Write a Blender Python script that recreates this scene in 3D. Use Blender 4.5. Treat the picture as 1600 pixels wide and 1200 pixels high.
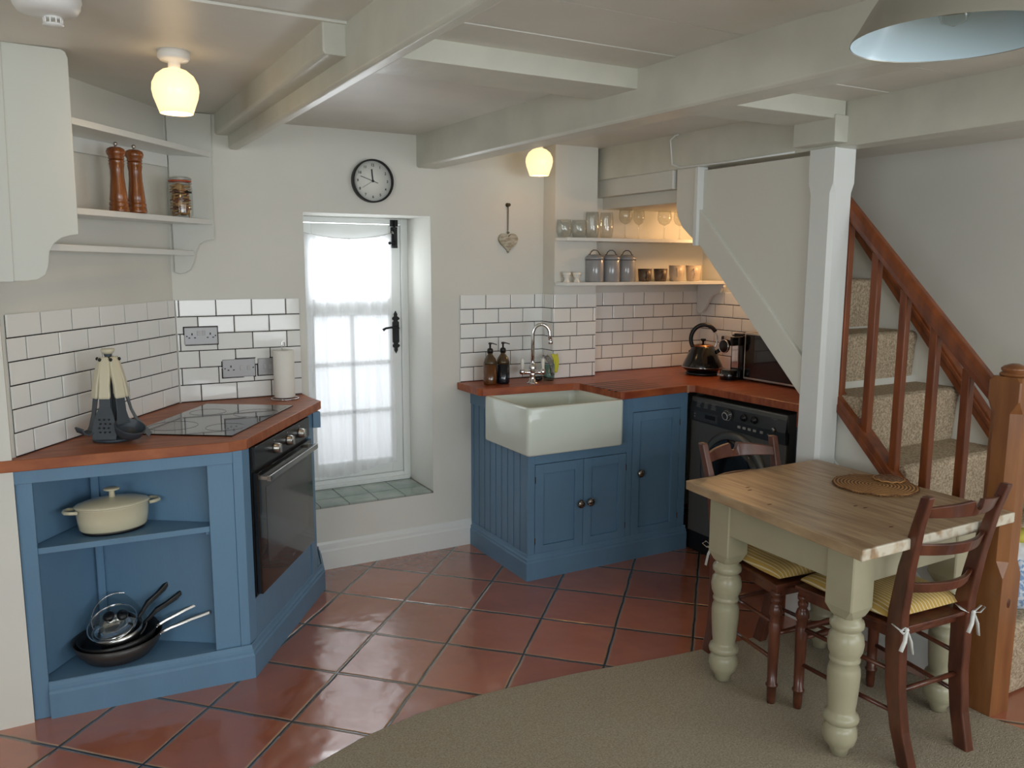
import bpy, bmesh, math, random
from mathutils import Vector, Matrix
random.seed(7)
C = bpy.context.scene.collection
PI = math.pi
for o in list(bpy.data.objects): bpy.data.objects.remove(o)

# ------------------------------------------------------------------ camera, world, lights, exposure
S = bpy.context.scene
cd = bpy.data.cameras.new('camera'); cam = bpy.data.objects.new('camera', cd); C.objects.link(cam)
cd.sensor_width = 36; cd.lens = 1277.2/1600*36; cd.clip_start = .02
tilt, roll, yaw = math.radians(8.396), math.radians(.208), math.radians(60.894)
F = Vector((math.cos(yaw)*math.cos(tilt), math.sin(yaw)*math.cos(tilt), -math.sin(tilt)))
R = Vector((math.sin(yaw), -math.cos(yaw), 0)); U = R.cross(F)
R2 = math.cos(roll)*R+math.sin(roll)*U; U2 = -math.sin(roll)*R+math.cos(roll)*U
m = Matrix((R2, U2, -F)).transposed().to_4x4(); m.translation = (0, 0, 1.5442)
cam.matrix_world = m
S.camera = cam
S.view_settings.view_transform = 'Standard'; S.view_settings.look = 'None'
S.view_settings.gamma = 1; S.view_settings.use_curve_mapping = False
S.view_settings.exposure = 0.05
S.cycles.max_bounces = 10; S.cycles.diffuse_bounces = 5; S.cycles.glossy_bounces = 5
S.cycles.transmission_bounces = 8; S.cycles.transparent_max_bounces = 12
S.cycles.sample_clamp_indirect = 4; S.cycles.caustics_reflective = False; S.cycles.caustics_refractive = False
w = bpy.data.worlds.new('world'); S.world = w; w.use_nodes = True
nt = w.node_tree; bg = nt.nodes['Background']
bg.inputs[0].default_value = (.86, .93, 1, 1); bg.inputs[1].default_value = 1.5

def area(name, loc, target, sx, sy, power, col):
    l = bpy.data.lights.new(name, 'AREA'); l.shape = 'RECTANGLE'; l.size = sx; l.size_y = sy; l.energy = power; l.color = col
    o = bpy.data.objects.new(name, l); C.objects.link(o); o.location = loc
    o.rotation_euler = (Vector(target)-Vector(loc)).to_track_quat('-Z', 'Y').to_euler(); return o
def point(name, loc, power, col, r):
    l = bpy.data.lights.new(name, 'POINT'); l.energy = power; l.color = col; l.shadow_soft_size = r
    o = bpy.data.objects.new(name, l); C.objects.link(o); o.location = loc; return o
# daylight through the windows of the living end behind the camera and through the kitchen casement, plus an added fill from the left
area('daylight_back_window_left', (.35, -2.96, 1.35), (.6, 2, 1.9), 1.5, 1.25, 36, (.90, .96, 1))
area('daylight_back_window_right', (2.05, -2.96, 1.35), (2.05, 2, 2.2), 1.5, 1.25, 34, (.90, .96, 1))
area('daylight_right_window', (3.52, -1.0, 1.35), (1.6, .8, 1.7), 1.9, 1.15, 22, (.90, .96, 1))
area('fill_left_side', (-2.26, -1.0, 1.5), (2.6, 2.6, 1.7), 1.5, 1.0, 32, (.90, .96, 1))  # added fill, brightens faces turned left and the sink cabinet front
area('daylight_kitchen_window', (1.385, 4.62, 1.2), (1.385, 0, .8), .62, 1.35, 30, (.92, .97, 1))

# ------------------------------------------------------------------ materials
def lin(c): return tuple((x/255/12.92 if x/255 <= .04045 else ((x/255+.055)/1.055)**2.4) for x in c)+(1,)
MATS = {}
def mat(name, rgb, rough=.5, metal=0, var=0, vscale=6, rgb2=None, bump=0, bscale=60, stretch=(1,1,1), spec=.5, coat=0, trans=0, ior=1.45, emit=None, estr=0, detail=4, contrast=None, sheen=0):
    if name in MATS: return MATS[name]
    m = bpy.data.materials.new(name); m.use_nodes = True; nt = m.node_tree; N = nt.nodes; L = nt.links
    b = N['Principled BSDF']; b.inputs['Base Color'].default_value = lin(rgb)
    b.inputs['Roughness'].default_value = rough; b.inputs['Metallic'].default_value = metal
    b.inputs['Specular IOR Level'].default_value = spec; b.inputs['Coat Weight'].default_value = coat
    b.inputs['Coat Roughness'].default_value = .12
    b.inputs['Transmission Weight'].default_value = trans; b.inputs['IOR'].default_value = ior
    if sheen: b.inputs['Sheen Weight'].default_value = sheen
    if emit: b.inputs['Emission Color'].default_value = lin(emit); b.inputs['Emission Strength'].default_value = estr
    tc = N.new('ShaderNodeTexCoord'); mp = N.new('ShaderNodeMapping'); mp.inputs['Scale'].default_value = stretch
    L.new(tc.outputs['Object'], mp.inputs[0])
    if rgb2 or var:
        n = N.new('ShaderNodeTexNoise'); n.inputs['Scale'].default_value = vscale; n.inputs['Detail'].default_value = detail
        L.new(mp.outputs[0], n.inputs[0])
        r = N.new('ShaderNodeValToRGB'); lo, hi = contrast or (.35, .65)
        r.color_ramp.elements[0].position = lo; r.color_ramp.elements[1].position = hi
        r.color_ramp.elements[0].color = lin(rgb2 or tuple(x*(1-var) for x in rgb)); r.color_ramp.elements[1].color = lin(rgb)
        L.new(n.outputs[0], r.inputs[0]); L.new(r.outputs[0], b.inputs['Base Color'])
    if bump:
        n = N.new('ShaderNodeTexNoise'); n.inputs['Scale'].default_value = bscale; n.inputs['Detail'].default_value = 3
        L.new(mp.outputs[0], n.inputs[0])
        bp = N.new('ShaderNodeBump'); bp.inputs['Strength'].default_value = bump; bp.inputs['Distance'].default_value = .01
        L.new(n.outputs[0], bp.inputs['Height']); L.new(bp.outputs[0], b.inputs['Normal'])
    MATS[name] = m; return m

wallp = mat('wall_paint', (221, 221, 214), .75, var=.03, vscale=2, bump=.06, bscale=5)
ceilp = mat('ceiling_paint', (226, 224, 216), .42, var=.04, vscale=3, bump=.12, bscale=6)
beamp = mat('beam_paint', (212, 212, 200), .34, var=.05, vscale=5, bump=.22, bscale=14)
boarddark = mat('board_white_darkened', (204, 206, 199), .5, bump=.05, bscale=12)  # white darkened in the colour to offset strong light on the end boards
trimp = mat('white_gloss', (226, 229, 227), .32, bump=.05, bscale=20)
stairp = mat('stair_white', (222, 221, 213), .5, bump=.04, bscale=10)
blue = mat('blue_paint', (102, 137, 166), .42, var=.05, vscale=5, bump=.05, bscale=120, stretch=(1,1,.2))
grout = mat('black_grout', (16, 16, 17), .8)
tilew = mat('white_metro_tile', (236, 238, 236), .07, bump=.05, bscale=9)
oak = mat('iroko_worktop', (168, 92, 54), .36, rgb2=(128, 58, 36), vscale=5, stretch=(1.2, 9, 3), bump=.04, bscale=60, contrast=(.3, .7))
oakl = mat('iroko_worktop_left', (172, 102, 62), .46, rgb2=(134, 70, 42), vscale=5, stretch=(1.5, 7, 3), bump=.04, bscale=60, contrast=(.3, .7))
ceram = mat('fireclay', (216, 224, 214), .08)
chrome = mat('chrome', (225, 225, 228), .07, 1)
steel = mat('brushed_steel', (190, 188, 184), .28, 1)
blackp = mat('black_plastic', (20, 20, 22), .35)
blackg = mat('black_glass', (9, 9, 11), .03, coat=.6)
blackm = mat('black_iron', (28, 28, 30), .45, .3)
stairwood = mat('stair_pine', (142, 76, 38), .33, rgb2=(98, 48, 24), vscale=4, stretch=(6, 6, 1), contrast=(.3, .75), coat=.2)
newelwood = mat('newel_pine', (150, 98, 56), .3, rgb2=(112, 66, 36), vscale=3, stretch=(7, 7, 1), contrast=(.25, .75), coat=.3)
chairwood = mat('mahogany', (108, 60, 41), .3, rgb2=(66, 34, 24), vscale=5, stretch=(4, 4, 1.2), contrast=(.3, .75), coat=.3)
legp = mat('olive_cream_paint', (168, 162, 136), .3, var=.03, vscale=8)
def thin_glass(name, tint, k=1.0):
    m = bpy.data.materials.new(name); m.use_nodes = True; N = m.node_tree.nodes; L = m.node_tree.links; N.remove(N['Principled BSDF'])
    a = N.new('ShaderNodeBsdfTransparent'); a.inputs[0].default_value = tint+(1,); b = N.new('ShaderNodeBsdfGlossy'); b.inputs['Roughness'].default_value = .03
    f = N.new('ShaderNodeLayerWeight'); f.inputs[0].default_value = .5; q = N.new('ShaderNodeMath'); q.operation = 'POWER'; q.inputs[1].default_value = 4; L.new(f.outputs['Facing'], q.inputs[0])
    q2 = N.new('ShaderNodeMath'); q2.operation = 'MULTIPLY_ADD'; q2.inputs[1].default_value = .38*k; q2.inputs[2].default_value = .03*k; L.new(q.outputs[0], q2.inputs[0]); q = q2
    x = N.new('ShaderNodeMixShader'); L.new(q.outputs[0], x.inputs[0]); L.new(a.outputs[0], x.inputs[1]); L.new(b.outputs[0], x.inputs[2]); L.new(x.outputs[0], N['Material Output'].inputs[0]); return m
glass = thin_glass('clear_glass', (.94, .945, .935), 1.7)
whitep = mat('white_plastic', (232, 232, 230), .3)

# ------------------------------------------------------------------ mesh building
class G:
    def __init__(s): s.v = []; s.f = []; s.mi = []; s.sm = []; s.T = Matrix.Identity(4); s.k = 0; s.smooth = False
    def add(s, vs, fs, smooth=None):
        b = len(s.v); s.v += [tuple(s.T @ Vector(p)) for p in vs]
        for f in fs: s.f.append([b+i for i in f]); s.mi.append(s.k); s.sm.append(s.smooth if smooth is None else smooth)
        return s
    def box(s, a, b):
        (x0, y0, z0), (x1, y1, z1) = a, b
        return s.add([(x0,y0,z0),(x1,y0,z0),(x1,y1,z0),(x0,y1,z0),(x0,y0,z1),(x1,y0,z1),(x1,y1,z1),(x0,y1,z1)],
                     [(0,3,2,1),(4,5,6,7),(0,1,5,4),(1,2,6,5),(2,3,7,6),(3,0,4,7)], False)
    def prism(s, poly, h0, h1, axis='z', smooth=False):
        n = len(poly)
        def P(p, h): return {'z': (p[0], p[1], h), 'y': (p[0], h, p[1]), 'x': (h, p[0], p[1])}[axis]
        s.add([P(p, h0) for p in poly]+[P(p, h1) for p in poly], [], False)
        b = len(s.v)-2*n
        s.f += [[b+i for i in range(n)][::-1], [b+n+i for i in range(n)]]; s.mi += [s.k]*2; s.sm += [False]*2
        for i in range(n):
            j = (i+1) % n; s.f.append([b+i, b+j, b+n+j, b+n+i]); s.mi.append(s.k); s.sm.append(smooth)
        return s
    def slab(s, poly, z0s, z1s):
        n = len(poly)
        s.add([(p[0], p[1], z) for p, z in zip(poly, z0s)]+[(p[0], p[1], z) for p, z in zip(poly, z1s)],
              [list(range(n))[::-1], list(range(n, 2*n))]+[[i, (i+1) % n, n+(i+1) % n, n+i] for i in range(n)], False)
        return s
    def lathe(s, prof, n=32, c=(0, 0, 0), sx=1, sy=1, cap=True):
        vs = []; fs = []
        for r, z in prof:
            for i in range(n):
                a = 2*PI*i/n; vs.append((c[0]+r*sx*math.cos(a), c[1]+r*sy*math.sin(a), c[2]+z))
        for k in range(len(prof)-1):
            for i in range(n):
                j = (i+1) % n; fs.append((k*n+i, k*n+j, (k+1)*n+j, (k+1)*n+i))
        if cap: fs += [tuple(range(n))[::-1], tuple((len(prof)-1)*n+i for i in range(n))]
        return s.add(vs, fs, True)
    def tube(s, pts, r, n=10, closed=False, cap=True, flat=1):
        pts = [Vector(p) for p in pts]; m = len(pts); vs = []; fs = []
        rs = r if isinstance(r, (list, tuple)) else [r]*m
        up = None
        for k in range(m):
            if closed: t = pts[(k+1) % m]-pts[(k-1) % m]
            else: t = pts[min(k+1, m-1)]-pts[max(k-1, 0)]
            t.normalize()
            if up is None: up = Vector((0, 0, 1)) if abs(t.z) < .9 else Vector((1, 0, 0))
            a = up-t*up.dot(t); a.normalize(); up = a; b = t.cross(a)
            for i in range(n):
                q = 2*PI*i/n; vs.append(tuple(pts[k]+rs[k]*(math.cos(q)*a*flat+math.sin(q)*b)))
        for k in range(m if closed else m-1):
            for i in range(n):
                j = (i+1) % n; k2 = (k+1) % m; fs.append((k*n+i, k*n+j, k2*n+j, k2*n+i))
        if cap and not closed: fs += [tuple(range(n))[::-1], tuple((m-1)*n+i for i in range(n))]
        return s.add(vs, fs, True)
    def strip(s, secs, smooth=False):
        """loft through rectangular (4-corner) or n-corner sections"""
        n = len(secs[0]); vs = [p for q in secs for p in q]; fs = []
        for k in range(len(secs)-1):
            for i in range(n):
                j = (i+1) % n; fs.append((k*n+i, k*n+j, (k+1)*n+j, (k+1)*n+i))
        fs += [tuple(range(n))[::-1], tuple((len(secs)-1)*n+i for i in range(n))]
        return s.add(vs, fs, smooth)
    def bar(s, a, b, wd, h):
        a, b = Vector(a), Vector(b); t = (b-a).normalized(); up = Vector((0, 0, 1)) if abs(t.z) < .95 else Vector((0, 1, 0))
        sd = t.cross(up).normalized(); up = sd.cross(t)
        return s.strip([[tuple(p+sd*wd/2*i+up*h/2*j) for i, j in ((-1,-1),(1,-1),(1,1),(-1,1))] for p in (a, b)])
    def sweep(s, path, prof, closed=False, side=1):
        """prof (out, z) along a path in plan, mitred; side picks the outward side"""
        n = len(path); secs = []
        for i in range(n):
            def nrm(a, b):
                d = Vector((b[0]-a[0], b[1]-a[1])); d.normalize(); return Vector((d.y, -d.x))*side
            if closed: n1 = nrm(path[i-1], path[i]); n2 = nrm(path[i], path[(i+1) % n])
            else:
                n1 = nrm(path[max(i-1, 0)], path[max(i, 1)]); n2 = nrm(path[min(i, n-2)], path[min(i+1, n-1)])
            mt = (n1+n2); mt = mt/(1+n1.dot(n2))
            z0 = path[i][2] if len(path[i]) > 2 else 0
            secs.append([(path[i][0]+mt.x*o, path[i][1]+mt.y*o, z0+z) for o, z in prof])
        if closed: secs.append(secs[0])
        return s.strip(secs)
    def grid(s, nu, nv, fn, smooth=True):
        vs = [fn(i/nu, j/nv) for j in range(nv+1) for i in range(nu+1)]
        return s.add(vs, [(j*(nu+1)+i, j*(nu+1)+i+1, (j+1)*(nu+1)+i+1, (j+1)*(nu+1)+i) for j in range(nv) for i in range(nu)], smooth)
    def build(s, name, mats, parent=None, bevel=0, world=False, seg=2, sub=0, solid=0, split=False):
        if not isinstance(mats, (list, tuple)): mats = [mats]
        me = bpy.data.meshes.new(name)
        off = Vector((0, 0, 0))
        if world and parent:
            r = parent
            while r.parent: r = r.parent
            off = r.location
        me.from_pydata([tuple(Vector(p)-off) for p in s.v], [], s.f)
        for p, k, q in zip(me.polygons, s.mi, s.sm): p.material_index = k; p.use_smooth = q
        for mm in mats: me.materials.append(mm)
        bm = bmesh.new(); bm.from_mesh(me); bmesh.ops.recalc_face_normals(bm, faces=bm.faces); bm.to_mesh(me); bm.free()
        o = bpy.data.objects.new(name, me); C.objects.link(o)
        if parent: o.parent = parent
        if solid:
            q = o.modifiers.new('s', 'SOLIDIFY'); q.thickness = solid; q.offset = 0
        if sub:
            q = o.modifiers.new('u', 'SUBSURF'); q.levels = sub; q.render_levels = sub
        if bevel:
            q = o.modifiers.new('b', 'BEVEL'); q.width = bevel; q.segments = seg; q.limit_method = 'ANGLE'; q.angle_limit = math.radians(40)
            q.harden_normals = False
        return o
def tagp(o, label=None, cat=None, group=None, kind=None):
    if label: o['label'] = label
    if cat: o['category'] = cat
    if group: o['group'] = group
    if kind: o['kind'] = kind
    return o
def thing(name, loc, label, cat, rz=0, group=None, kind=None):
    o = bpy.data.objects.new(name, None); C.objects.link(o); o.location = loc; o.rotation_euler = (0, 0, rz)
    o.empty_display_size = .05
    return tagp(o, label, cat, group, kind)
def struct(g, name, m, bevel=0, **k): return tagp(g.build(name, m, bevel=bevel, **k), kind='structure')
def dup(o, loc=None, rz=None, label=None, parent=None):
    c = o.copy(); C.objects.link(c)
    if parent: c.parent = parent
    if loc is not None: c.location = loc
    if rz is not None: c.rotation_euler = (0, 0, rz)
    if label: c['label'] = label
    for ch in list(o.children): dup(ch, parent=c)
    return c
def text_into(g, s, size, T, ext=.0004, font_bold=False):
    cu = bpy.data.curves.new('t', 'FONT'); cu.body = s; cu.size = size; cu.extrude = ext; cu.align_x = 'CENTER'; cu.align_y = 'CENTER'
    if font_bold: cu.offset = size*.02
    o = bpy.data.objects.new('t', cu); C.objects.link(o); dg = bpy.context.evaluated_depsgraph_get(); dg.update()
    me = bpy.data.meshes.new_from_object(o.evaluated_get(dg))
    old = g.T; g.T = old @ T
    g.add([tuple(v.co) for v in me.vertices], [tuple(p.vertices) for p in me.polygons], False); g.T = old
    bpy.data.objects.remove(o); bpy.data.curves.remove(cu); bpy.data.meshes.remove(me)
def TR(x, y, z, rz=0, rx=0, ry=0): return Matrix.Translation((x, y, z)) @ Matrix.Rotation(rz, 4, 'Z') @ Matrix.Rotation(ry, 4, 'Y') @ Matrix.Rotation(rx, 4, 'X')

# ------------------------------------------------------------------ room shell
YA = 3.945; ZC = 2.175; XD = 3.56
Ld = Vector((.573, .819, 0)).normalized(); Ln = Vector((Ld.y, -Ld.x, 0)); LO = Vector((.46, 3.945, 0))   # angled left wall
def LP(s, o, z=0): p = LO+Ld*s+Ln*o; return (p.x, p.y, z)

def floor_mat():
    m = bpy.data.materials.new('terracotta_tiles'); m.use_nodes = True; nt = m.node_tree; N = nt.nodes; L = nt.links; b = N['Principled BSDF']
    tc = N.new('ShaderNodeTexCoord'); sub = N.new('ShaderNodeVectorMath'); sub.operation = 'SUBTRACT'; sub.inputs[1].default_value = (.8415, 2.8714, 0)
    L.new(tc.outputs['Object'], sub.inputs[0])
    wob = N.new('ShaderNodeTexNoise'); wob.inputs['Scale'].default_value = 7; L.new(tc.outputs['Object'], wob.inputs[0])
    ws = N.new('ShaderNodeVectorMath'); ws.operation = 'SCALE'; ws.inputs['Scale'].default_value = .010
    wc = N.new('ShaderNodeVectorMath'); wc.operation = 'SUBTRACT'; wc.inputs[1].default_value = (.5, .5, .5); L.new(wob.outputs['Color'], wc.inputs[0]); L.new(wc.outputs[0], ws.inputs[0])
    ad = N.new('ShaderNodeVectorMath'); L.new(sub.outputs[0], ad.inputs[0]); L.new(ws.outputs[0], ad.inputs[1])
    e1 = (.2298, -.2314); e2 = (.2363, .2516); det = e1[0]*e2[1]-e1[1]*e2[0]
    def coord(v):
        d = N.new('ShaderNodeVectorMath'); d.operation = 'DOT_PRODUCT'; d.inputs[1].default_value = (v[0], v[1], 0); L.new(ad.outputs[0], d.inputs[0]); return d.outputs['Value']
    i = coord((e2[1]/det, -e2[0]/det)); j = coord((-e1[1]/det, e1[0]/det))
    def math_(op, a, b_=None, c=None):
        n = N.new('ShaderNodeMath'); n.operation = op
        for k, x in enumerate((a, b_, c)):
            if x is None: continue
            if isinstance(x, (int, float)): n.inputs[k].default_value = x
            else: L.new(x, n.inputs[k])
        return n.outputs[0]
    def edge(t):
        f = math_('FRACT', t); return math_('MINIMUM', f, math_('SUBTRACT', 1, f))
    ed = math_('MINIMUM', edge(i), edge(j))
    cb = N.new('ShaderNodeCombineXYZ'); L.new(math_('FLOOR', i), cb.inputs[0]); L.new(math_('FLOOR', j), cb.inputs[1])
    wn = N.new('ShaderNodeTexWhiteNoise'); L.new(cb.outputs[0], wn.inputs[0])
    cl = N.new('ShaderNodeTexNoise'); cl.inputs['Scale'].default_value = 3.0; cl.inputs['Detail'].default_value = 5; L.new(tc.outputs['Object'], cl.inputs[0])
    mx = math_('ADD', math_('MULTIPLY', wn.outputs[0], .45), math_('MULTIPLY', cl.outputs[0], .6))
    r = N.new('ShaderNodeValToRGB'); r.color_ramp.elements[0].position = .2; r.color_ramp.elements[1].position = .85
    r.color_ramp.elements[0].color = lin((150, 84, 60)); r.color_ramp.elements[1].color = lin((190, 116, 86)); L.new(mx, r.inputs[0])
    pale = N.new('ShaderNodeMix'); pale.data_type = 'RGBA'; pale.inputs['B'].default_value = lin((158, 132, 104))
    pe = N.new('ShaderNodeMapRange'); pe.inputs['From Min'].default_value = .045; pe.inputs['From Max'].default_value = .012; pe.inputs['To Max'].default_value = .9; L.new(ed, pe.inputs[0])
    L.new(pe.outputs[0], pale.inputs['Factor']); L.new(r.outputs[0], pale.inputs['A'])
    gm = N.new('ShaderNodeMapRange'); gm.inputs['From Min'].default_value = .0105; gm.inputs['From Max'].default_value = .0145; L.new(ed, gm.inputs[0])
    mg = N.new('ShaderNodeMix'); mg.data_type = 'RGBA'; mg.inputs['A'].default_value = lin((42, 36, 30)); L.new(gm.outputs[0], mg.inputs['Factor']); L.new(pale.outputs['Result'], mg.inputs['B'])
    L.new(mg.outputs['Result'], b.inputs['Base Color'])
    rn = N.new('ShaderNodeTexNoise'); rn.inputs['Scale'].default_value = 5; rn.inputs['Detail'].default_value = 2; L.new(tc.outputs['Object'], rn.inputs[0])
    rr = N.new('ShaderNodeMapRange'); rr.inputs['From Min'].default_value = .3; rr.inputs['From Max'].default_value = .7; rr.inputs['To Min'].default_value = .13; rr.inputs['To Max'].default_value = .26; L.new(rn.outputs[0], rr.inputs[0])
    L.new(rr.outputs[0], b.inputs['Roughness'])
    bh = N.new('ShaderNodeMapRange'); bh.inputs['From Min'].default_value = .006; bh.inputs['From Max'].default_value = .03; L.new(ed, bh.inputs[0])
    b1 = N.new('ShaderNodeBump'); b1.inputs['Strength'].default_value = .8; b1.inputs['Distance'].default_value = .004; L.new(bh.outputs[0], b1.inputs['Height'])
    wv = N.new('ShaderNodeTexNoise'); wv.inputs['Scale'].default_value = 11; wv.inputs['Detail'].default_value = 1.5; L.new(tc.outputs['Object'], wv.inputs[0])
    b2 = N.new('ShaderNodeBump'); b2.inputs['Strength'].default_value = .7; b2.inputs['Distance'].default_value = .005; L.new(wv.outputs[0], b2.inputs['Height']); L.new(b1.outputs[0], b2.inputs['Normal'])
    L.new(b2.outputs[0], b.inputs['Normal']); b.inputs['Specular IOR Level'].default_value = 1.0; b.inputs['Coat Weight'].default_value = .8; b.inputs['Coat Roughness'].default_value = .12; b.inputs['Coat IOR'].default_value = 1.6; L.new(b2.outputs[0], b.inputs['Coat Normal']); return m
g = G(); g.box((-2.5, -3.2, -.1), (XD+.2, 4.6, 0)); struct(g, 'floor', floor_mat())

# window wall with its deep reveal
WX0, WX1, WZ0, WZ1 = 1.056, 1.713, .33, 1.782
g = G(); YB = YA+.42
g.box((-.2, YA, 0), (WX0, YB, 2.6)); g.box((WX1, YA, 0), (XD+.2, YB, 2.6)); g.box((WX0, YA, WZ1), (WX1, YB, 2.6)); g.box((WX0, YA, 0), (WX1, YB, WZ0-.012))
struct(g, 'wall_back', wallp)
g = G(); g.prism([LP(.3, 0)[:2], LP(-1.084, 0)[:2], (-.30, 3.03), (-.6, 3.3), (-.3, 4.3)], 0, 2.6); struct(g, 'wall_left', wallp)
g = G(); g.box((-2.5, 3.03, 0), (-.158, 3.2, 2.6)); struct(g, 'wall_left_return', wallp)
g = G(); g.box((-2.5, -3.2, 0), (-2.3, -1.8, 2.6)); g.box((-2.5, -.2, 0), (-2.3, 3.2, 2.6)); g.box((-2.5, -1.8, 0), (-2.3, -.2, .95)); g.box((-2.5, -1.8, 2.02), (-2.3, -.2, 2.6))
struct(g, 'wall_far_left', wallp)
g = G()
g.box((-2.5, -3.2, 0), (XD+.2, -3.0, .72)); g.box((-2.5, -3.2, 1.98), (XD+.2, -3.0, 2.6))
for a, b in ((-2.5, -.4), (1.1, 1.3), (2.8, XD+.2)): g.box((a, -3.2, .72), (b, -3.0, 1.98))
struct(g, 'wall_front', wallp)
g = G(); g.box((XD, -3.2, 0), (XD+.2, -1.98, 2.6)); g.box((XD, -.02, 0), (XD+.2, YA, 2.6)); g.box((XD, -1.98, 0), (XD+.2, -.02, .75)); g.box((XD, -1.98, 1.95), (XD+.2, -.02, 2.6)); struct(g, 'wall_right', wallp)
# chimney-like pilaster beside the sink
g = G(); g.box((2.392, 3.825, 0), (2.668, YA, 2.3)); struct(g, 'wall_pilaster', wallp)

# ceiling: wide painted boards running along X between the beams, plaster over the window
g = G()
def boards(x0, x1, edges, z):
    for i in range(len(edges)-1):
        dz = ((i*7) % 3)*.0022
        g.box((x0, edges[i]+.002, z+dz-.002*(i % 2)), (x1, edges[i+1]-.002, z+.12))
boards(.80, 1.83, [-3.1]+[1.51-.27*k for k in range(15, -1, -1)]+[1.785, 2.06, 2.25], ZC)
g.box((.80, 2.45, ZC+.005), (1.80, YA, ZC+.12))
boards(1.80, 2.80, [-3.1]+[1.50-.28*k for k in range(15, -1, -1)]+[1.785, 2.08, 2.25], ZC)
g.box((1.72, 2.25, ZC), (2.80, YA, ZC+.12))
boards(-2.5, .80, [-3.1]+[1.0-.6*k for k in range(6, -1, -1)]+[1.65, 2.28, 2.93, YA], ZC+.018)
g.box((2.76, -3.1, 2.068), (XD, 3.2, 2.3)); g.box((-2.5, -3.2, 2.31), (XD+.2, YA+.1, 2.4))
struct(g, 'ceiling', ceilp)

# beams
def skew(g, pts, y0, y1, dx):    # profile in (x,z), x shifted by dx per metre toward the camera from y=YA
    a = [(x+dx*(YA-y0), y0, z) for x, z in pts]; b = [(x+dx*(YA-y1), y1, z) for x, z in pts]; g.strip([a, b])
g = G(); skew(g, [(.728, 2.24), (.728, 2.056), (.737, 2.048), (.768, 2.048), (.80, 2.085), (.80, 2.24)], YA+.02, -3.02, .0125)
struct(g, 'trim_beam_left', beamp, bevel=.004)
g = G(); skew(g, [(.672, 2.25), (.672, 2.115), (.68, 2.108), (.74, 2.108), (.74, 2.25)], YA+.02, 2.295, .007)
struct(g, 'trim_joist_left', beamp, bevel=.005)
g = G(); skew(g, [(1.640, 2.24), (1.640, 2.028), (1.65, 2.02), (1.755, 2.02), (1.765, 2.03), (1.765, 2.24)], YA+.02, -3.02, .045)
struct(g, 'trim_beam_middle', beamp, bevel=.004)
g = G(); g.box((.78, 2.245, 2.112), (1.80, 2.46, 2.25)); struct(g, 'trim_joist_middle', beamp, bevel=.003)
g = G(); g.box((1.80, 2.265, 2.106), (2.75, 2.49, 2.25)); struct(g, 'trim_joist_right', beamp, bevel=.003)
g = G(); skew(g, [(1.90, 2.24), (1.90, 2.085), (1.965, 2.085), (1.965, 2.24)], 2.265, -3.0, .06); struct(g, 'trim_batten_beam', beamp, bevel=.003)
g = G(); g.strip([[(2.70, YA, 2.006), (2.86, YA, 2.006), (2.86, YA, 2.2), (2.70, YA, 2.2)], [(2.757, 2.42, 2.006), (2.86, 2.42, 2.006), (2.86, 2.42, 2.2), (2.757, 2.42, 2.2)]])
g.box((2.757, -3.0, 2.004), (2.87, 2.44, 2.2)); struct(g, 'trim_beam_stair', beamp, bevel=.005)
g = G(); g.box((2.685, 2.255, 2.018), (2.76, 2.465, 2.12)); struct(g, 'trim_beam_block', beamp, bevel=.004)
# stepped undersides of the winders over the sink alcove
g = G(); g.box((2.735, 3.27, 1.915), (XD, YA, 2.012)); g.box((2.79, 3.275, 1.852), (XD, YA, 1.916)); struct(g, 'trim_soffit_steps', wallp, bevel=.003)

# skirting boards
sk = [(0, 0), (.018, 0), (.018, .095), (.014, .105), (.014, .118), (.007, .13), (.004, .142), (0, .142)]
g = G(); g.sweep([(1.04, YA), (1.938, YA)], sk, side=1); struct(g, 'baseboard_back', trimp, bevel=0)

# ------------------------------------------------------------------ metro tiling
def tiling(name, O, d, n, L0, L1, pitch, j0, j1, z0=.912, rows=6, rh=.0777, jh=.0042, holes=()):
    O = Vector(O); d = Vector(d); n = Vector(n); g = G()
    def P(s, o, z): p = O+d*s+n*o; return (p.x, p.y, z)
    def slab(a, b, z, zz, o0, o1): g.add([P(a,o0,z),P(b,o0,z),P(b,o1,z),P(a,o1,z),P(a,o0,zz),P(b,o0,zz),P(b,o1,zz),P(a,o1,zz)], [(0,3,2,1),(4,5,6,7),(0,1,5,4),(1,2,6,5),(2,3,7,6),(3,0,4,7)], False)
    slab(L0+.005, L1-.0004, z0-.002, z0+rows*rh-.004, 0, .0052)
    g.k = 1
    for r in range(rows):
        zt = z0+(rows-r)*rh-jh/2; zb = zt-rh+jh; j = j0 if r % 2 == 0 else j1
        k = math.floor((L0-j)/pitch)-1
        while True:
            a = j+k*pitch+jh/2; b = a+pitch-jh; k += 1
            if a > L1: break
            a2 = max(a, L0+.0005); b2 = min(b, L1-.0005)
            if b2-a2 < .006: continue
            t = [random.uniform(-.0006, .0006) for _ in range(3)]
            e = .0035; f = lambda u, v: .0085+t[0]+t[1]*u+t[2]*v
            q = [P(a2,.004,zb),P(b2,.004,zb),P(b2,.004,zt),P(a2,.004,zt),P(a2,.0072,zb),P(b2,.0072,zb),P(b2,.0072,zt),P(a2,.0072,zt),
                 P(a2+e,f(-1,-1),zb+e),P(b2-e,f(1,-1),zb+e),P(b2-e,f(1,1),zt-e),P(a2+e,f(-1,1),zt-e)]
            g.add(q, [(0,1,5,4),(1,2,6,5),(2,3,7,6),(3,0,4,7),(4,5,9,8),(5,6,10,9),(6,7,11,10),(7,4,8,11),(8,9,10,11)], False)
    return struct(g, name, [grout, tilew])
tiling('wall_left_tiling', LO, Ld, Ln, -1.065, -.004, .167, -.062, -.142)
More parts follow.
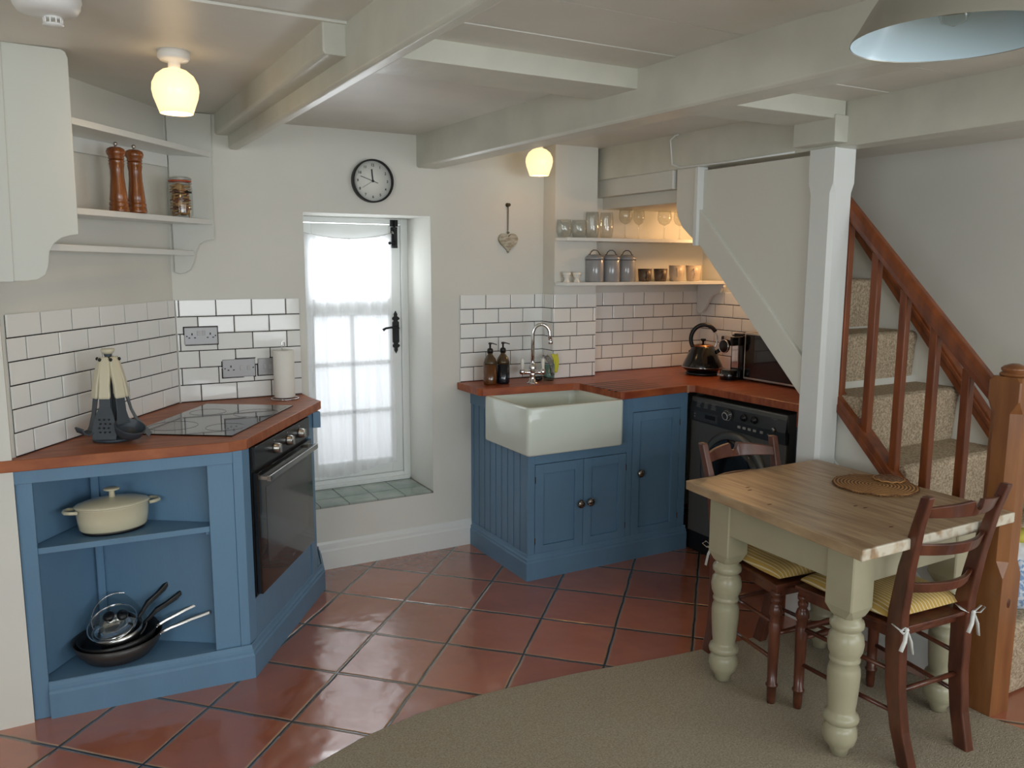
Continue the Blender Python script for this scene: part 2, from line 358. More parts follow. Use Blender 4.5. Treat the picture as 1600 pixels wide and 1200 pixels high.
tiling('wall_back_tiling_left', (0, YA, 0), (1, 0, 0), (0, -1, 0), .467, 1.022, .159, .48, .558)
tiling('wall_back_tiling_sink', (0, YA, 0), (1, 0, 0), (0, -1, 0), 1.874, 2.392, .153, 2.029, 1.954)
tiling('wall_pilaster_tiling', (0, 3.825, 0), (1, 0, 0), (0, -1, 0), 2.384, 2.668, .153, 2.539, 2.496)
tiling('wall_pilaster_side_tiling', (2.392, 3.825, 0), (0, 1, 0), (-1, 0, 0), 0, .11, .153, .4, .475)
tiling('wall_alcove_tiling', (0, YA, 0), (1, 0, 0), (0, -1, 0), 2.669, XD-.001, .152, 2.797, 2.872)
tiling('wall_right_tiling', (XD, YA, 0), (0, -1, 0), (-1, 0, 0), .009, 1.35, .152, .06, .136)

# ------------------------------------------------------------------ casement window in its reveal
sillg = mat('sill_tile_green', (168, 178, 170), .12, rgb2=(138, 152, 144), vscale=6, bump=.12, bscale=10)
g = G(); g.box((WX0, YA-.001, WZ0-.013), (WX1, YB-.1, WZ0-.004))
g.k = 1; xs = [WX0, 1.094, 1.244, 1.397, 1.549, 1.7, WX1]; ys = [YA-.004, 4.066, 4.214, 4.36]
for i in range(len(xs)-1):
    for j in range(len(ys)-1):
        t = random.uniform(-.0005, .0005)
        a, b, c, d = xs[i]+.0025, xs[i+1]-.0025, ys[j]+(.0025 if j else 0), ys[j+1]-.0025
        if b-a < .01: continue
        g.add([(a,c,WZ0-.01),(b,c,WZ0-.01),(b,d,WZ0-.01),(a,d,WZ0-.01),(a,c,WZ0-.001+t),(b,c,WZ0-.001-t),(b,d,WZ0-.001+t),(a,d,WZ0-.001)], [(0,3,2,1),(4,5,6,7),(0,1,5,4),(1,2,6,5),(2,3,7,6),(3,0,4,7)], False)
struct(g, 'wall_sill_tiles', [mat('sill_grout', (120, 118, 108), .8), sillg])
win = thing('window_1', (1.385, 4.30, WZ0), 'white painted casement window deep in the wall with small panes', 'window', kind='structure')
g = G(); y0, y1 = 4.262, 4.34
g.box((WX0, y0, WZ0), (1.098, y1, WZ1)); g.box((1.672, y0, WZ0), (WX1, y1, WZ1)); g.box((1.098, y0, 1.752), (1.672, y1, WZ1)); g.box((1.098, y0, WZ0), (1.672, y1, .372))
g.box((1.09, y0-.02, WZ0), (1.70, y0, WZ0+.022))
g.build('window_frame', trimp, win, bevel=.003, world=True)
g = G(); X0, X1, Z0, Z1 = 1.101, 1.669, .376, 1.748; a, b = 4.268, 4.312
g.box((X0, a, Z0), (1.182, b, Z1)); g.box((1.604, a, Z0), (X1, b, Z1)); g.box((1.182, a, 1.66), (1.604, b, Z1)); g.box((1.182, a, Z0), (1.604, b, .462)); g.box((1.182, a, 1.262), (1.604, b, 1.355))
g.box((1.383, a+.008, 1.355), (1.402, b-.008, 1.66)); g.box((1.383, a+.008, .462), (1.402, b-.008, 1.262))
for z in (1.0, .735): g.box((1.182, a+.008, z-.011), (1.604, b-.008, z+.011))
g.build('sash', trimp, win, bevel=.0025, world=True)
thin = bpy.data.materials.new('window_glass'); thin.use_nodes = True; N = thin.node_tree.nodes; N.remove(N['Principled BSDF'])
t1 = N.new('ShaderNodeBsdfTransparent'); t2 = N.new('ShaderNodeBsdfGlossy'); t2.inputs['Roughness'].default_value = .02; mx = N.new('ShaderNodeMixShader'); mx.inputs[0].default_value = .06
L_ = thin.node_tree.links; L_.new(t1.outputs[0], mx.inputs[1]); L_.new(t2.outputs[0], mx.inputs[2]); L_.new(mx.outputs[0], N['Material Output'].inputs[0])
frost = bpy.data.materials.new('textured_glass'); frost.use_nodes = True; N = frost.node_tree.nodes; N.remove(N['Principled BSDF'])
t0 = N.new('ShaderNodeBsdfTransparent'); t0.inputs[0].default_value = (.42, .42, .42, 1); t1 = N.new('ShaderNodeBsdfTranslucent'); t1.inputs[0].default_value = (.85, .855, .86, 1); t2 = N.new('ShaderNodeBsdfDiffuse'); t2.inputs[0].default_value = (.5, .5, .5, 1); mx = N.new('ShaderNodeMixShader'); mx.inputs[0].default_value = .45; mx2 = N.new('ShaderNodeMixShader'); mx2.inputs[0].default_value = .45
L_ = frost.node_tree.links; L_.new(t1.outputs[0], mx.inputs[1]); L_.new(t2.outputs[0], mx.inputs[2]); L_.new(t0.outputs[0], mx2.inputs[1]); L_.new(mx.outputs[0], mx2.inputs[2]); L_.new(mx2.outputs[0], N['Material Output'].inputs[0])
xs = [(1.182, 1.383), (1.402, 1.604)]
for x0, x1 in xs:
    g = G(); g.box((x0, 4.288, 1.355), (x1, 4.291, 1.66)); g.build('pane', thin, win, world=True)
    for z0, z1 in ((.462, .724), (.746, .989), (1.011, 1.262)):
        g = G(); g.box((x0, 4.288, z0), (x1, 4.291, z1)); g.build('pane', frost, win, world=True)
# black iron bolt and lever handle
g = G(); g.box((1.616, 4.258, 1.625), (1.652, 4.268, 1.735)); g.box((1.612, 4.258, 1.74), (1.656, 4.27, 1.775)); g.tube([(1.634, 4.252, 1.64), (1.634, 4.252, 1.772)], .006); g.tube([(1.634, 4.252, 1.65), (1.60, 4.235, 1.65)], .005); g.lathe([(.003,-.008),(.009,-.003),(.009,.003),(.003,.008)], 12, (1.598, 4.235, 1.65))
for z in (1.63, 1.73): g.box((1.62, 4.246, z-.006), (1.648, 4.26, z+.006))
g.build('door_bolt', blackm, win, world=True)
def fleur(s): # half outline of the handle plate
    return [(0, s*.118), (.010, s*.10), (.009, s*.088), (.022, s*.078), (.021, s*.07), (.012, s*.066), (.013, s*.060), (.019, s*.055)]
top = fleur(1); bot = fleur(-1)
out = [(x, z) for x, z in top]+[(x, z) for x, z in bot[::-1]]+[(-x, z) for x, z in bot[1:]]+[(-x, z) for x, z in top[::-1][:-1]]
g = G(); g.prism([(1.636+x, 1.165+z) for x, z in out], 4.261, 4.268, 'y'); hp = g.build('handle_plate', blackm, win, world=True)
g = G(); g.tube([(1.636, 4.262, 1.19), (1.636, 4.225, 1.19), (1.628, 4.215, 1.19), (1.59, 4.212, 1.196), (1.56, 4.214, 1.192), (1.545, 4.218, 1.182)], [.009, .008, .007, .006, .006, .008], 10)
g.lathe([(.012, 0), (.012, .008)], 16, (0, 0, 0)) if False else None
g.build('handle', blackm, win, world=True)
# voile curtain
voile = bpy.data.materials.new('voile'); voile.use_nodes = True; N = voile.node_tree.nodes; N.remove(N['Principled BSDF']); L_ = voile.node_tree.links
t0 = N.new('ShaderNodeBsdfTransparent'); t1 = N.new('ShaderNodeBsdfTranslucent'); t1.inputs[0].default_value = (.93, .93, .95, 1); t2 = N.new('ShaderNodeBsdfDiffuse'); t2.inputs[0].default_value = (.93, .93, .95, 1)
mx = N.new('ShaderNodeMixShader'); mx.inputs[0].default_value = .5; mx2 = N.new('ShaderNodeMixShader'); mx2.inputs[0].default_value = .55
L_.new(t1.outputs[0], mx.inputs[1]); L_.new(t2.outputs[0], mx.inputs[2]); L_.new(t0.outputs[0], mx2.inputs[1]); L_.new(mx.outputs[0], mx2.inputs[2]); L_.new(mx2.outputs[0], N['Material Output'].inputs[0])
cur = thing('voile_curtain', (1.36, 4.235, .38), 'sheer white voile curtain sagging on a wire across the casement window', 'curtain')
def cf(u, v):
    x = 1.112+.495*u; sag = .035*math.sin(PI*u)**.8
    zt = 1.705-sag; zb = .432-.028*math.sin(PI*min(1, u*1.25))-.02*(1-u)+.05*max(0, u-.75); z = zt+(zb-zt)*v
    fold = .011*math.sin(u*41+1.3*math.sin(v*3))+.006*math.sin(u*83+2+v*2)
    fold *= .4+.6*(1-abs(2*v-1)**3); x += .008*math.sin(v*5+u*9)
    return (x, 4.238+fold-.004*v, z)
g = G(); g.grid(150, 40, cf); g.build('cloth', voile, cur, world=True)
g = G(); g.tube([(1.106+.51*i/20, 4.236, 1.706-.036*math.sin(PI*i/20)**.8) for i in range(21)], .002, 6)
for x in (1.108, 1.618): g.tube([(x, 4.27, 1.712), (x, 4.236, 1.712), (x, 4.232, 1.70)], .0022, 6)
g.build('curtain_wire', steel, cur, world=True)

# ------------------------------------------------------------------ left corner unit with the oven
OV = Vector((.555, 2.997, 0)); od = Vector((.556, .831, 0)).normalized(); on = Vector((od.y, -od.x, 0)); orz = math.atan2(od.y, od.x)
def OP(s, o, z): p = OV+od*s+on*o; return (p.x, p.y, z)       # s along the oven front, o outward
OT = Matrix.Translation(OV) @ Matrix.Rotation(orz, 4, 'Z')      # local x along front, y into the cabinet
FA = Vector((-.157, 3.045)); FB = Vector((.555, 3.008)); fd = (FB-FA).normalized(); fn_ = Vector((fd.y, -fd.x))
def FP(x, o=0): t = (x-FA.x)/fd.x; p = FA+fd*t+fn_*o; return (p.x, p.y)
plinthp = [(0, 0), (.016, 0), (.016, .088), (.011, .096), (.011, .104), (.005, .112), (.003, .126), (0, .128)]
unit = thing('corner_cabinet', (.2, 3.2, 0), 'blue painted corner cabinet with open triangular shelves and built-in oven', 'cabinet')
def fbox(g, x0, x1, z0, z1, o0=0, o1=-.02):
    a, b, c, d = FP(x0, o0), FP(x1, o0), FP(x1, o1), FP(x0, o1); g.prism([a, b, c, d], z0, z1)
g = G(); fbox(g, -.157, -.108, 0, .832, 0, -.022); fbox(g, -.150, -.157, 0, .832, .001, -.03); g.build('left_post', blue, unit, bevel=.002, world=True)
g = G(); fbox(g, -.205, .52, .826, .872, .008, -.02); g.build('top_rail', blue, unit, bevel=.002, world=True)
g = G(); fbox(g, .432, .52, .12, .83, 0, -.022); g.build('stile', blue, unit, bevel=.002, world=True)
g = G(); q = [FP(.52, .003), FP(.553, .003), OP(.055, 0, 0)[:2], OP(.055, -.02, 0)[:2], FP(.52, -.03)]; g.prism(q, 0, .871); g.build('corner_post', blue, unit, bevel=.0015, world=True)
ci = (.066, 3.338)
g = G(); g.prism([(-.150, 3.052), ci, (ci[0]-.01, ci[1]+.012), (-.165, 3.062)], .10, .872); g.build('side_panel', blue, unit, world=True)
g = G(); g.prism([ci, FP(.50, -.024), (FP(.50, -.024)[0]+.008, FP(.50, -.024)[1]+.012), (ci[0]+.008, ci[1]+.012)], .10, .872)
g.prism([(ci[0]+.002, ci[1]-.022), (ci[0]+.026, ci[1]-.034), (ci[0]+.03, ci[1]-.015), (ci[0]+.005, ci[1]-.005)], .14, .872); g.build('back_panel', blue, unit, world=True)
g = G(); g.prism([FP(-.106, -.006), FP(.43, -.006), FP(.49, -.026), (ci[0], ci[1]-.004), (-.140, 3.058)], .578, .599); g.build('shelf', blue, unit, bevel=.0015, world=True)
g = G(); g.prism([FP(-.106, -.006), FP(.43, -.006), FP(.49, -.026), (ci[0], ci[1]-.004), (-.140, 3.058)], .10, .126); g.build('bottom_shelf', blue, unit, world=True)
g = G(); g.box((.42, 3.034, .566), (.432, 3.06, .578)); g.build('shelf_support', blue, unit, world=True)
g = G(); g.prism([OP(.055, 0, 0)[:2], OP(.685, 0, 0)[:2], OP(.685, -.02, 0)[:2], OP(.055, -.02, 0)[:2]], .0, .285); g.build('front_panel', blue, unit, world=True)
g = G(); g.prism([OP(.685, -.002, 0)[:2], OP(.70, -.002, 0)[:2], OP(.70, -.02, 0)[:2], OP(.685, -.02, 0)[:2]], .0, .871)
g.prism([OP(.706, .003, 0)[:2], OP(.776, .003, 0)[:2], OP(.776, -.35, 0)[:2], OP(.758, -.35, 0)[:2], OP(.758, -.02, 0)[:2], OP(.706, -.02, 0)[:2]], .0, .871)
g.box((.985, 3.625, .80), (1.02, 3.66, .872))
g.build('end_panel', blue, unit, bevel=.0015, world=True)
path = [FP(-.108), FP(.551), OP(.0, .002, 0)[:2], OP(.80, .002, 0)[:2]]
path = [FP(-.108), OP(.0, 0, 0)[:2], OP(.84, 0, 0)[:2], (1.075, YA)]
g = G(); g.sweep(path, plinthp, side=1); g.prism([OP(.70, -.004, 0)[:2], OP(.84, -.004, 0)[:2], (1.07, YA-.001), (.95, YA-.001), (.80, 3.55)], .0, .127); g.build('plinth', blue, unit, world=True)

oven = thing('built_in_oven', (OV.x, OV.y, .29), 'black glass built-in electric oven with steel bar handle and three knobs', 'oven', rz=orz)
def loc(z0): return Matrix.Translation((0, 0, -z0))
darkst = mat('smoked_steel', (70, 72, 74), .3, .85)
g = G(); g.T = loc(.29); g.box((.062, -.004, .29), (.678, .5, .868)); g.build('oven_body', blackp, oven)
g = G(); g.T = loc(.29); g.box((.068, -.018, .783), (.676, -.003, .868)); g.build('control_panel', darkst, oven, bevel=.001)
g = G(); g.T = loc(.29); g.box((.068, -.026, .298), (.676, -.004, .770)); dr = g.build('oven_door', blackg, oven, bevel=.0015)
innerg = mat('oven_inner_window', (58, 60, 64), .12, .0, coat=.5)
g = G(); g.T = loc(.29); g.box((.135, -.0268, .40), (.61, -.0255, .70)); g.build('door_window', innerg, dr)
g = G(); g.T = loc(.29); g.box((.085, -.066, .735), (.645, -.052, .757))
for x in (.085, .627): g.box((x, -.066, .739), (x+.018, -.02, .753))
g.build('handle', steel, dr, bevel=.0015)
g = G(); text_into(g, 'Beko', .016, Matrix.Translation((.41, -.0265, .335-.29)) @ Matrix.Rotation(PI/2, 4, 'X')); g.build('logo', mat('logo_grey', (120, 110, 108), .4), dr)
for s in (.262, .408, .548):
    g = G(); g.T = loc(.29) @ TR(s, -.018, .822, 0, PI/2); g.lathe([(.0215, 0), (.021, .004), (.0185, .022), (.0175, .024)], 24); g.T = loc(.29); g.box((s-.004, -.047, .805), (s+.004, -.03, .839))
    k = g.build('knob', steel, oven, bevel=0)
g = G(); g.T = loc(.29); 
for s in (.262, .408, .548): g = G(); g.T = loc(.29); g.box((s-.002, -.0185, .851), (s+.002, -.0178, .855)); g.build('dial_mark', whitep, oven)
pass

wl = [(-.205, 3.022), (.505, 2.984), (.572, 3.004), (.592, 3.036), (1.045, 3.700), (1.028, 3.84), (1.028, YA), (.467, YA), LP(-.002, .001)[:2], LP(-1.05, .001)[:2]]
wt = G(); wt.prism(wl, .872, .91); o = wt.build('worktop', oakl, bevel=.003); tagp(o, 'reddish wooden worktop over the oven, holding the hob and utensil stand', 'worktop')
hob = thing('hob', (OV.x, OV.y, .91), 'black glass ceramic hob set into the worktop above the oven', 'hob', rz=orz)
g = G(); g.box((.05, .06, 0), (.70, .46, .005)); g.build('glass_top', blackg, hob, bevel=.001)
ringm = mat('hob_ring', (46, 46, 49), .25)
for (x, y, r) in ((.20, .15, .072), (.50, .15, .09), (.20, .36, .09), (.50, .36, .072)):
    g = G(); g.lathe([(r, .0051), (r, .0055), (r+.0015, .0055), (r+.0015, .0051)], 48, (x, y, 0), cap=False); g.build('cooking_ring', ringm, hob)
g = G()
for i in range(3): g.box((.585+.03*i, .075, .0052), (.597+.03*i, .081, .0056))
g.build('touch_mark', mat('mark_grey', (150, 150, 150), .4), hob)

# ------------------------------------------------------------------ sink unit, sink, right worktop
su = thing('sink_cabinet', (2.4, 3.6, 0), 'blue painted sink cabinet with three panelled doors and boarded side', 'cabinet')
CX0, CX1, CY = 1.94, 2.928, 3.32
g = G(); g.box((CX0, CY, .0), (1.978, CY+.02, .63)); g.build('corner_stile', blue, su, bevel=.0015, world=True)
g = G(); g.box((1.978, CY, .578), (2.53, CY+.02, .635)); g.box((1.978, CY, .05), (2.93, CY+.02, .112)); g.box((2.53, CY, .112), (2.564, CY+.02, .871)); g.box((2.882, CY, .112), (CX1, CY+.02, .871)); g.box((2.564, CY, .786), (2.882, CY+.02, .871)); g.box((2.45, CY, .635), (2.53, CY+.02, .871))
g.build('face_frame', blue, su, bevel=.0015, world=True)
# boarded end: frame plus grooved boards
g = G(); n = 9; ya, yb = CY+.02, YA-.001; wb = (yb-ya-.03)/n
for i in range(n):
    a = ya+i*wb+.004; g.box((CX0+.002, a, .05), (CX0+.016, a+wb-.008, .80 if i > 5 else .66))
g.box((CX0+.013, ya, .05), (CX0+.018, yb, .66)); g.box((CX0+.013, 3.70, .05), (CX0+.018, yb, .87)); g.box((CX0, yb-.03, .05), (CX0+.018, yb, .87))
g.build('boarded_side', blue, su, bevel=.0015, world=True)
g = G(); g.box((CX0-.004, 3.70, .79), (CX0+.016, yb, .871)); g.build('side_rail', blue, su, bevel=.0015, world=True)
g = G(); g.sweep([(CX0, YA), (CX0, CY), (CX1+.01, CY)], plinthp, side=1) if False else g.sweep([(CX1+.01, CY), (CX0, CY), (CX0, YA)], plinthp, side=-1); g.build('plinth', blue, su, world=True)
hinge = mat('hinge_bronze', (90, 60, 40), .4, .8); knobm = mat('pewter_knob', (196, 186, 176), .22, .9, rgb2=(52, 40, 36), vscale=90)
def door(x0, x1, z0, z1, kx, kz, hl):
    g = G(); y = CY+.001; st = .048; g.box((x0, y, z0), (x0+st, y+.019, z1)); g.box((x1-st, y, z0), (x1, y+.019, z1)); g.box((x0+st, y, z0), (x1-st, y+.019, z0+st)); g.box((x0+st, y, z1-st), (x1-st, y+.019, z1))
    g.box((x0+st-.002, y+.012, z0+st-.002), (x1-st+.002, y+.018, z1-st+.002))
    d = g.build('door', blue, su, bevel=.0013, world=True)
    g = G(); g.T = TR(kx, y, kz, 0, PI/2); g.lathe([(.006, 0), (.006, .012), (.018, .016), (.0215, .022), (.019, .029), (.008, .034)], 16)
    for i in range(10): a = i*PI/5; g.lathe([(.001, -.003), (.004, 0), (.001, .003)], 8, (.0185*math.cos(a), .0185*math.sin(a), .026))
    g.build('knob', knobm, d, world=True)
    hx = x0 if hl else x1
    for z in (z0+.075, z1-.075):
        g = G(); g.tube([(hx, CY, z-.016), (hx, CY, z+.016)], .0022, 8); g.build('hinge', hinge, d, world=True)
door(1.981, 2.262, .115, .575, 2.238, .35, True); door(2.265, 2.528, .115, .575, 2.297, .352, False); door(2.567, 2.879, .115, .783, 2.610, .462, False)
# unseen carcass so that the unit stands solid from the side
g = G(); g.box((2.0, 3.345, .1), (2.92, YA-.002, .118)); g.box((2.91, 3.34, .1), (2.928, YA-.002, .871)); g.build('carcass', blue, su, world=True)

sk_ = thing('butler_sink', (2.17, 3.42, .64), 'white ceramic butler sink standing proud of the blue cabinet', 'sink')
g = G(); x0, x1, y0, y1, z0, z1 = 1.888, 2.447, 3.236, 3.688, .641, .874
def rr(x0, x1, y0, y1, r, z, n=6):
    p = []
    for cx, cy, a0 in ((x1-r, y1-r, 0), (x0+r, y1-r, 90), (x0+r, y0+r, 180), (x1-r, y0+r, 270)):
        for i in range(n+1): a = math.radians(a0+90*i/n); p.append((cx+r*math.cos(a), cy+r*math.sin(a), z))
    return p
secs = []
for dz, ins, r in ((.0, .012, .012), (.003, .005, .02), (.010, .0, .024), (z1-z0-.008, 0, .024), (z1-z0-.002, .003, .022), (z1-z0, .008, .018), (z1-z0, .020, .02), (z1-z0-.004, .026, .022), (z1-z0-.03, .030, .03), (z1-z0-.17, .036, .04), (z1-z0-.192, .048, .05), (z1-z0-.20, .08, .06)):
    secs.append(rr(x0+ins, x1-ins, y0+ins, y1-ins, r, z0+dz))
g.strip(secs, True); g.build('basin', ceram, sk_, world=True)
g = G(); g.lathe([(.04, .045), (.04, .0475), (.012, .0465)], 24, (2.17, 3.45, .64-.002)); g.build('plug_hole', chrome, sk_, world=True)

wr = [(1.858, YA), (1.858, 3.70), (1.872, 3.655), (2.352, 3.60), (2.405, 3.53), (2.430, 3.245), (2.46, 3.236), (2.905, 3.283), (2.938, 3.25), (2.945, 2.575), (XD-.001, 2.575), (XD-.001, YA)]
g = G(); g.prism([(1.858, YA-.001), (1.858, 3.70), (1.874, 3.668), (2.395, 3.628), (2.424, 3.606), (2.438, 3.262), (2.45, 3.248), (2.885, 3.283), (2.925, 3.262), (2.945, 2.578), (XD-.001, 2.578), (XD-.001, YA-.001), (2.669, YA-.001), (2.669, 3.822), (2.390, 3.822), (2.390, YA-.001)], .872, .91)
wrk = g.build('worktop', oak, bevel=.003); tagp(wrk, 'reddish L-shaped wooden worktop around the sink and over the washing machine', 'worktop')
groovem = mat('drainer_groove', (62, 34, 26), .45, rgb2=(40, 24, 18), vscale=20)
for i in range(6):
    y = 3.30+.052*i; g = G(); g.add([(2.437-.0006*i*6, y-.010, .9104), (2.74+.02*(i%3), y+.012, .9104), (2.76+.02*(i%3), y+.018, .9104), (2.74+.02*(i%3), y+.022, .9104), (2.437-.0006*i*6, y+.010, .9104), (2.434, y+.010, .905), (2.434, y-.010, .905)], [(0,1,2,3,4), (0,4,5,6)], False)
    g.build('drainer_groove', groovem, wrk)
g = G(); g.box((2.885, 3.268, .871), (2.8895, 3.2800, .9105)); g.build('joint_strip', mat('worktop_joint', (190, 150, 120), .4), wrk)
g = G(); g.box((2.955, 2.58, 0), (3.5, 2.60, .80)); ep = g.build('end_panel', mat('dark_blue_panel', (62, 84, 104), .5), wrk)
g = G(); g.box((2.953, 2.578, .80), (3.5, 2.602, .872)); g.build('end_block', oak, wrk)

# ------------------------------------------------------------------ washing machine (faces -X)
wm = thing('washing_machine', (2.956, 2.99, 0), 'graphite grey front-loading washing machine under the worktop beside the blue cabinet', 'washing machine', rz=-PI/2)
# local: x to the viewer's right along -Y, y into the machine (+X), z up
gra = mat('graphite', (104, 103, 99), .33, .35); grad = mat('graphite_dark', (58, 60, 62), .3, .3)
g = G(); g.box((-.332, 0, .02), (.332, .5, .845)); g.build('body', gra, wm, bevel=.008)
g = G(); g.box((-.329, -.004, .0), (.329, .02, .105)); g.build('kick_plate', blackp, wm, bevel=.003)
g = G(); g.strip([[(-.332, -.006, .715), (.332, -.006, .700), (.332, .02, .700), (-.332, .02, .715)], [(-.332, -.010, .76), (.332, -.010, .76), (.332, .02, .76), (-.332, .02, .76)], [(-.329, .004, .842), (.329, .004, .842), (.329, .02, .842), (-.329, .02, .842)]])
cp = g.build('control_panel', grad, wm, bevel=.002)
g = G(); g.box((-.30, -.010, .722), (-.12, .0, .772)); g.build('drawer', mat('drawer_grey', (72, 74, 75), .3, .3), wm, bevel=.004)
g = G(); g.box((-.215, -.0115, .738), (-.135, -.006, .762)); g.build('drawer_recess', blackp, wm, bevel=.003)
g = G(); g.T = TR(-.045, -.010, .785, 0, PI/2+.18)
g.lathe([(.034, 0), (.033, .004), (.022, .006), (.020, .020), (.016, .022)], 32); g.build('programme_dial', grad, wm)
g = G(); g.T = TR(-.045, -.0125, .785, 0, PI/2+.18); g.lathe([(.0175, .020), (.0205, .0205), (.0175, .021)], 32, cap=False)
for i in range(16): a = i*PI/8; g.box((.026*math.cos(a)-.0012, .026*math.sin(a)-.0012, .006), (.026*math.cos(a)+.0012, .026*math.sin(a)+.0012, .0072))
g.build('dial_marks', whitep, wm)
for x in (.065, .135):
    g = G(); g.T = TR(x, -.009, .79, 0, PI/2+.18); g.lathe([(.019, 0), (.018, .006), (.011, .008), (.010, .018), (.008, .019)], 24); g.build('knob', blackp, wm)
for i, x in enumerate((.035, .070, .105, .140, .185)):
    g = G(); g.box((x-.009, -.013, .732), (x+.009, -.008, .744)); g.build('button', mat('button_grey', (160, 160, 158), .35), wm, bevel=.001)
g = G(); g.T = TR(.262, -.009, .765, 0, PI/2+.18); g.lathe([(.012, 0), (.011, .008), (.009, .010)], 20); g.build('start_button', steel, wm)
g = G()
for c in range(3):
    for r in range(8): g.box((-.285+.055*c, -.0068+.0011*r, .793+.0048*r), (-.285+.055*c+random.uniform(.022, .038), -.0058+.0011*r, .7945+.0048*r))
for z in (.752, .738): g.box((-.296, -.0108, z), (-.286, -.0098, z+.006))
text_into(g, 'Hotpoint', .010, Matrix.Translation((.255, -.002, .815)) @ Matrix.Rotation(PI/2, 4, 'X'))
text_into(g, '8kg', .012, Matrix.Translation((.23, -.0108, .735)) @ Matrix.Rotation(PI/2, 4, 'X'))
g.build('panel_print', mat('print_grey', (135, 135, 132), .5), wm)
g = G(); g.T = TR(0, 0, .47, 0, PI/2)
g.lathe([(.235, 0), (.233, .012), (.215, .022), (.198, .022), (.192, .016)], 64, cap=False); g.build('door_surround', mat('graphite_ring', (112, 112, 110), .25, .5), wm)
g = G(); g.T = TR(0, 0, .47, 0, PI/2); g.lathe([(.20, .004), (.198, .020), (.180, .032), (.150, .040), (.10, .036), (.02, .034)], 64); pd = g.build('porthole_door', blackg, wm)
g = G(); text_into(g, 'Hotpoint', .014, Matrix.Translation((-.02, -.036, .47+.165)) @ Matrix.Rotation(PI/2-.6, 4, 'X')); g.build('logo', mat('print_grey', (135, 135, 132), .5), pd)

# ------------------------------------------------------------------ staircase
st = thing('staircase', (3.1, 2.2, 0), 'carpeted staircase with stained pine balustrade and white panelled string', 'staircase')
carp_st = mat('stair_carpet', (202, 184, 158), .95, rgb2=(146, 128, 104), vscale=120, bump=.5, bscale=220, detail=3)
tz = [.285]+[.285+.238*k for k in range(1, 9)]; ry = [1.535]+[1.76+.226*k for k in range(0, 8)]
for k in range(9):
    y0, z1 = ry[k], tz[k]; z0 = tz[k-1] if k else 0; y1 = ry[k+1] if k < 8 else 3.6
    g = G(); r = .03
    prof = [(y0+.02, z0-.04 if k else 0), (y0+.004, z0+.01), (y0-.006, z1-.07), (y0-.012, z1-r), (y0-.006, z1-.008), (y0+.012, z1), (y1+.03, z1), (y1+.03, z1-.04), (y0+.05, z1-.06 if k else 0)]
    g.prism(prof, 2.874, 3.535, 'x', smooth=False); g.build('step', carp_st, st, bevel=.006, world=True)
# outer string: z line of the soffit and of the base rail
zb = lambda y: .972+.972*(y-2.40); zr = lambda y: .735+.89*(y-2.02)
g = G()
BXf = lambda y: 2.825+.078*(y-1.59)
g.strip([[(BXf(y)-.006, y, 0), (BXf(y)+.05, y, 0), (BXf(y)+.05, y, zr(y)-.01), (BXf(y)-.006, y, zr(y)-.01)] for y in (1.59, 2.42)]); g.build('side_panel', stairp, st, world=True)
g = G()
mz = lambda y: .125+.80*(y-1.60)
g.strip([[(BXf(y)-.018, y, mz(y)-.022), (BXf(y)-.005, y, mz(y)-.022), (BXf(y)-.005, y, mz(y)+.022), (BXf(y)-.018, y, mz(y)+.022)] for y in (1.60, 2.33)])
g.strip([[(BXf(y)-.024, y, 0), (BXf(y)-.005, y, 0), (BXf(y)-.005, y, .13), (BXf(y)-.024, y, .13)] for y in (1.60, 2.30)])
g.build('panel_moulding', trimp, st, bevel=.004, world=True)
g = G(); g.prism([(2.40, zb(2.40)), (3.108, zb(3.108)+.004), (3.108, 1.99), (2.40, 1.99)], 2.775, 2.795, 'x')
g.build('upper_panel', stairp, st, world=True)
g = G(); g.prism([(2.40, zb(2.40)-.0), (3.10, zb(3.10)), (3.10, zb(3.10)+.165), (2.40, zb(2.40)+.165)], 2.755, 2.776, 'x'); g.build('string', stairp, st, bevel=.003, world=True)
g = G(); g.box((2.738, 3.088, 1.632), (2.80, 3.112, 2.006)); g.build('batten', trimp, st, bevel=.002, world=True)
g = G(); g.prism([(3.10, 1.655), (3.14, 1.68), (3.20, 1.725), (3.235, 1.775), (3.25, 1.83), (3.25, 2.008), (3.10, 2.008)], 2.745, 2.79, 'x'); g.build('end_board', stairp, st, bevel=.003, world=True)
# soffit under the flight
g = G(); g.strip([[(2.795, 2.40, zb(2.40)), (XD-.01, 2.40, zb(2.40)), (XD-.01, 2.40, zb(2.40)+.012), (2.795, 2.40, zb(2.40)+.012)], [(2.795, 3.26, zb(3.26)), (XD-.01, 3.26, zb(3.26)), (XD-.01, 3.26, zb(3.26)+.012), (2.795, 3.26, zb(3.26)+.012)]]); g.build('soffit', stairp, st, world=True)
# white post with stopped chamfers
g = G(); c = .016
def octs(z, c): x0, x1, y0, y1 = 2.745, 2.868, 2.30, 2.425; return [(x0+c,y0,z),(x1-c,y0,z),(x1,y0+c,z),(x1,y1-c,z),(x1-c,y1,z),(x0+c,y1,z),(x0,y1-c,z),(x0,y0+c,z)]
g.strip([octs(0, .0005), octs(.12, .0005), octs(.16, c), octs(1.83, c), octs(1.87, .0005), octs(2.006, .0005)]); g.build('post', trimp, st, world=True)
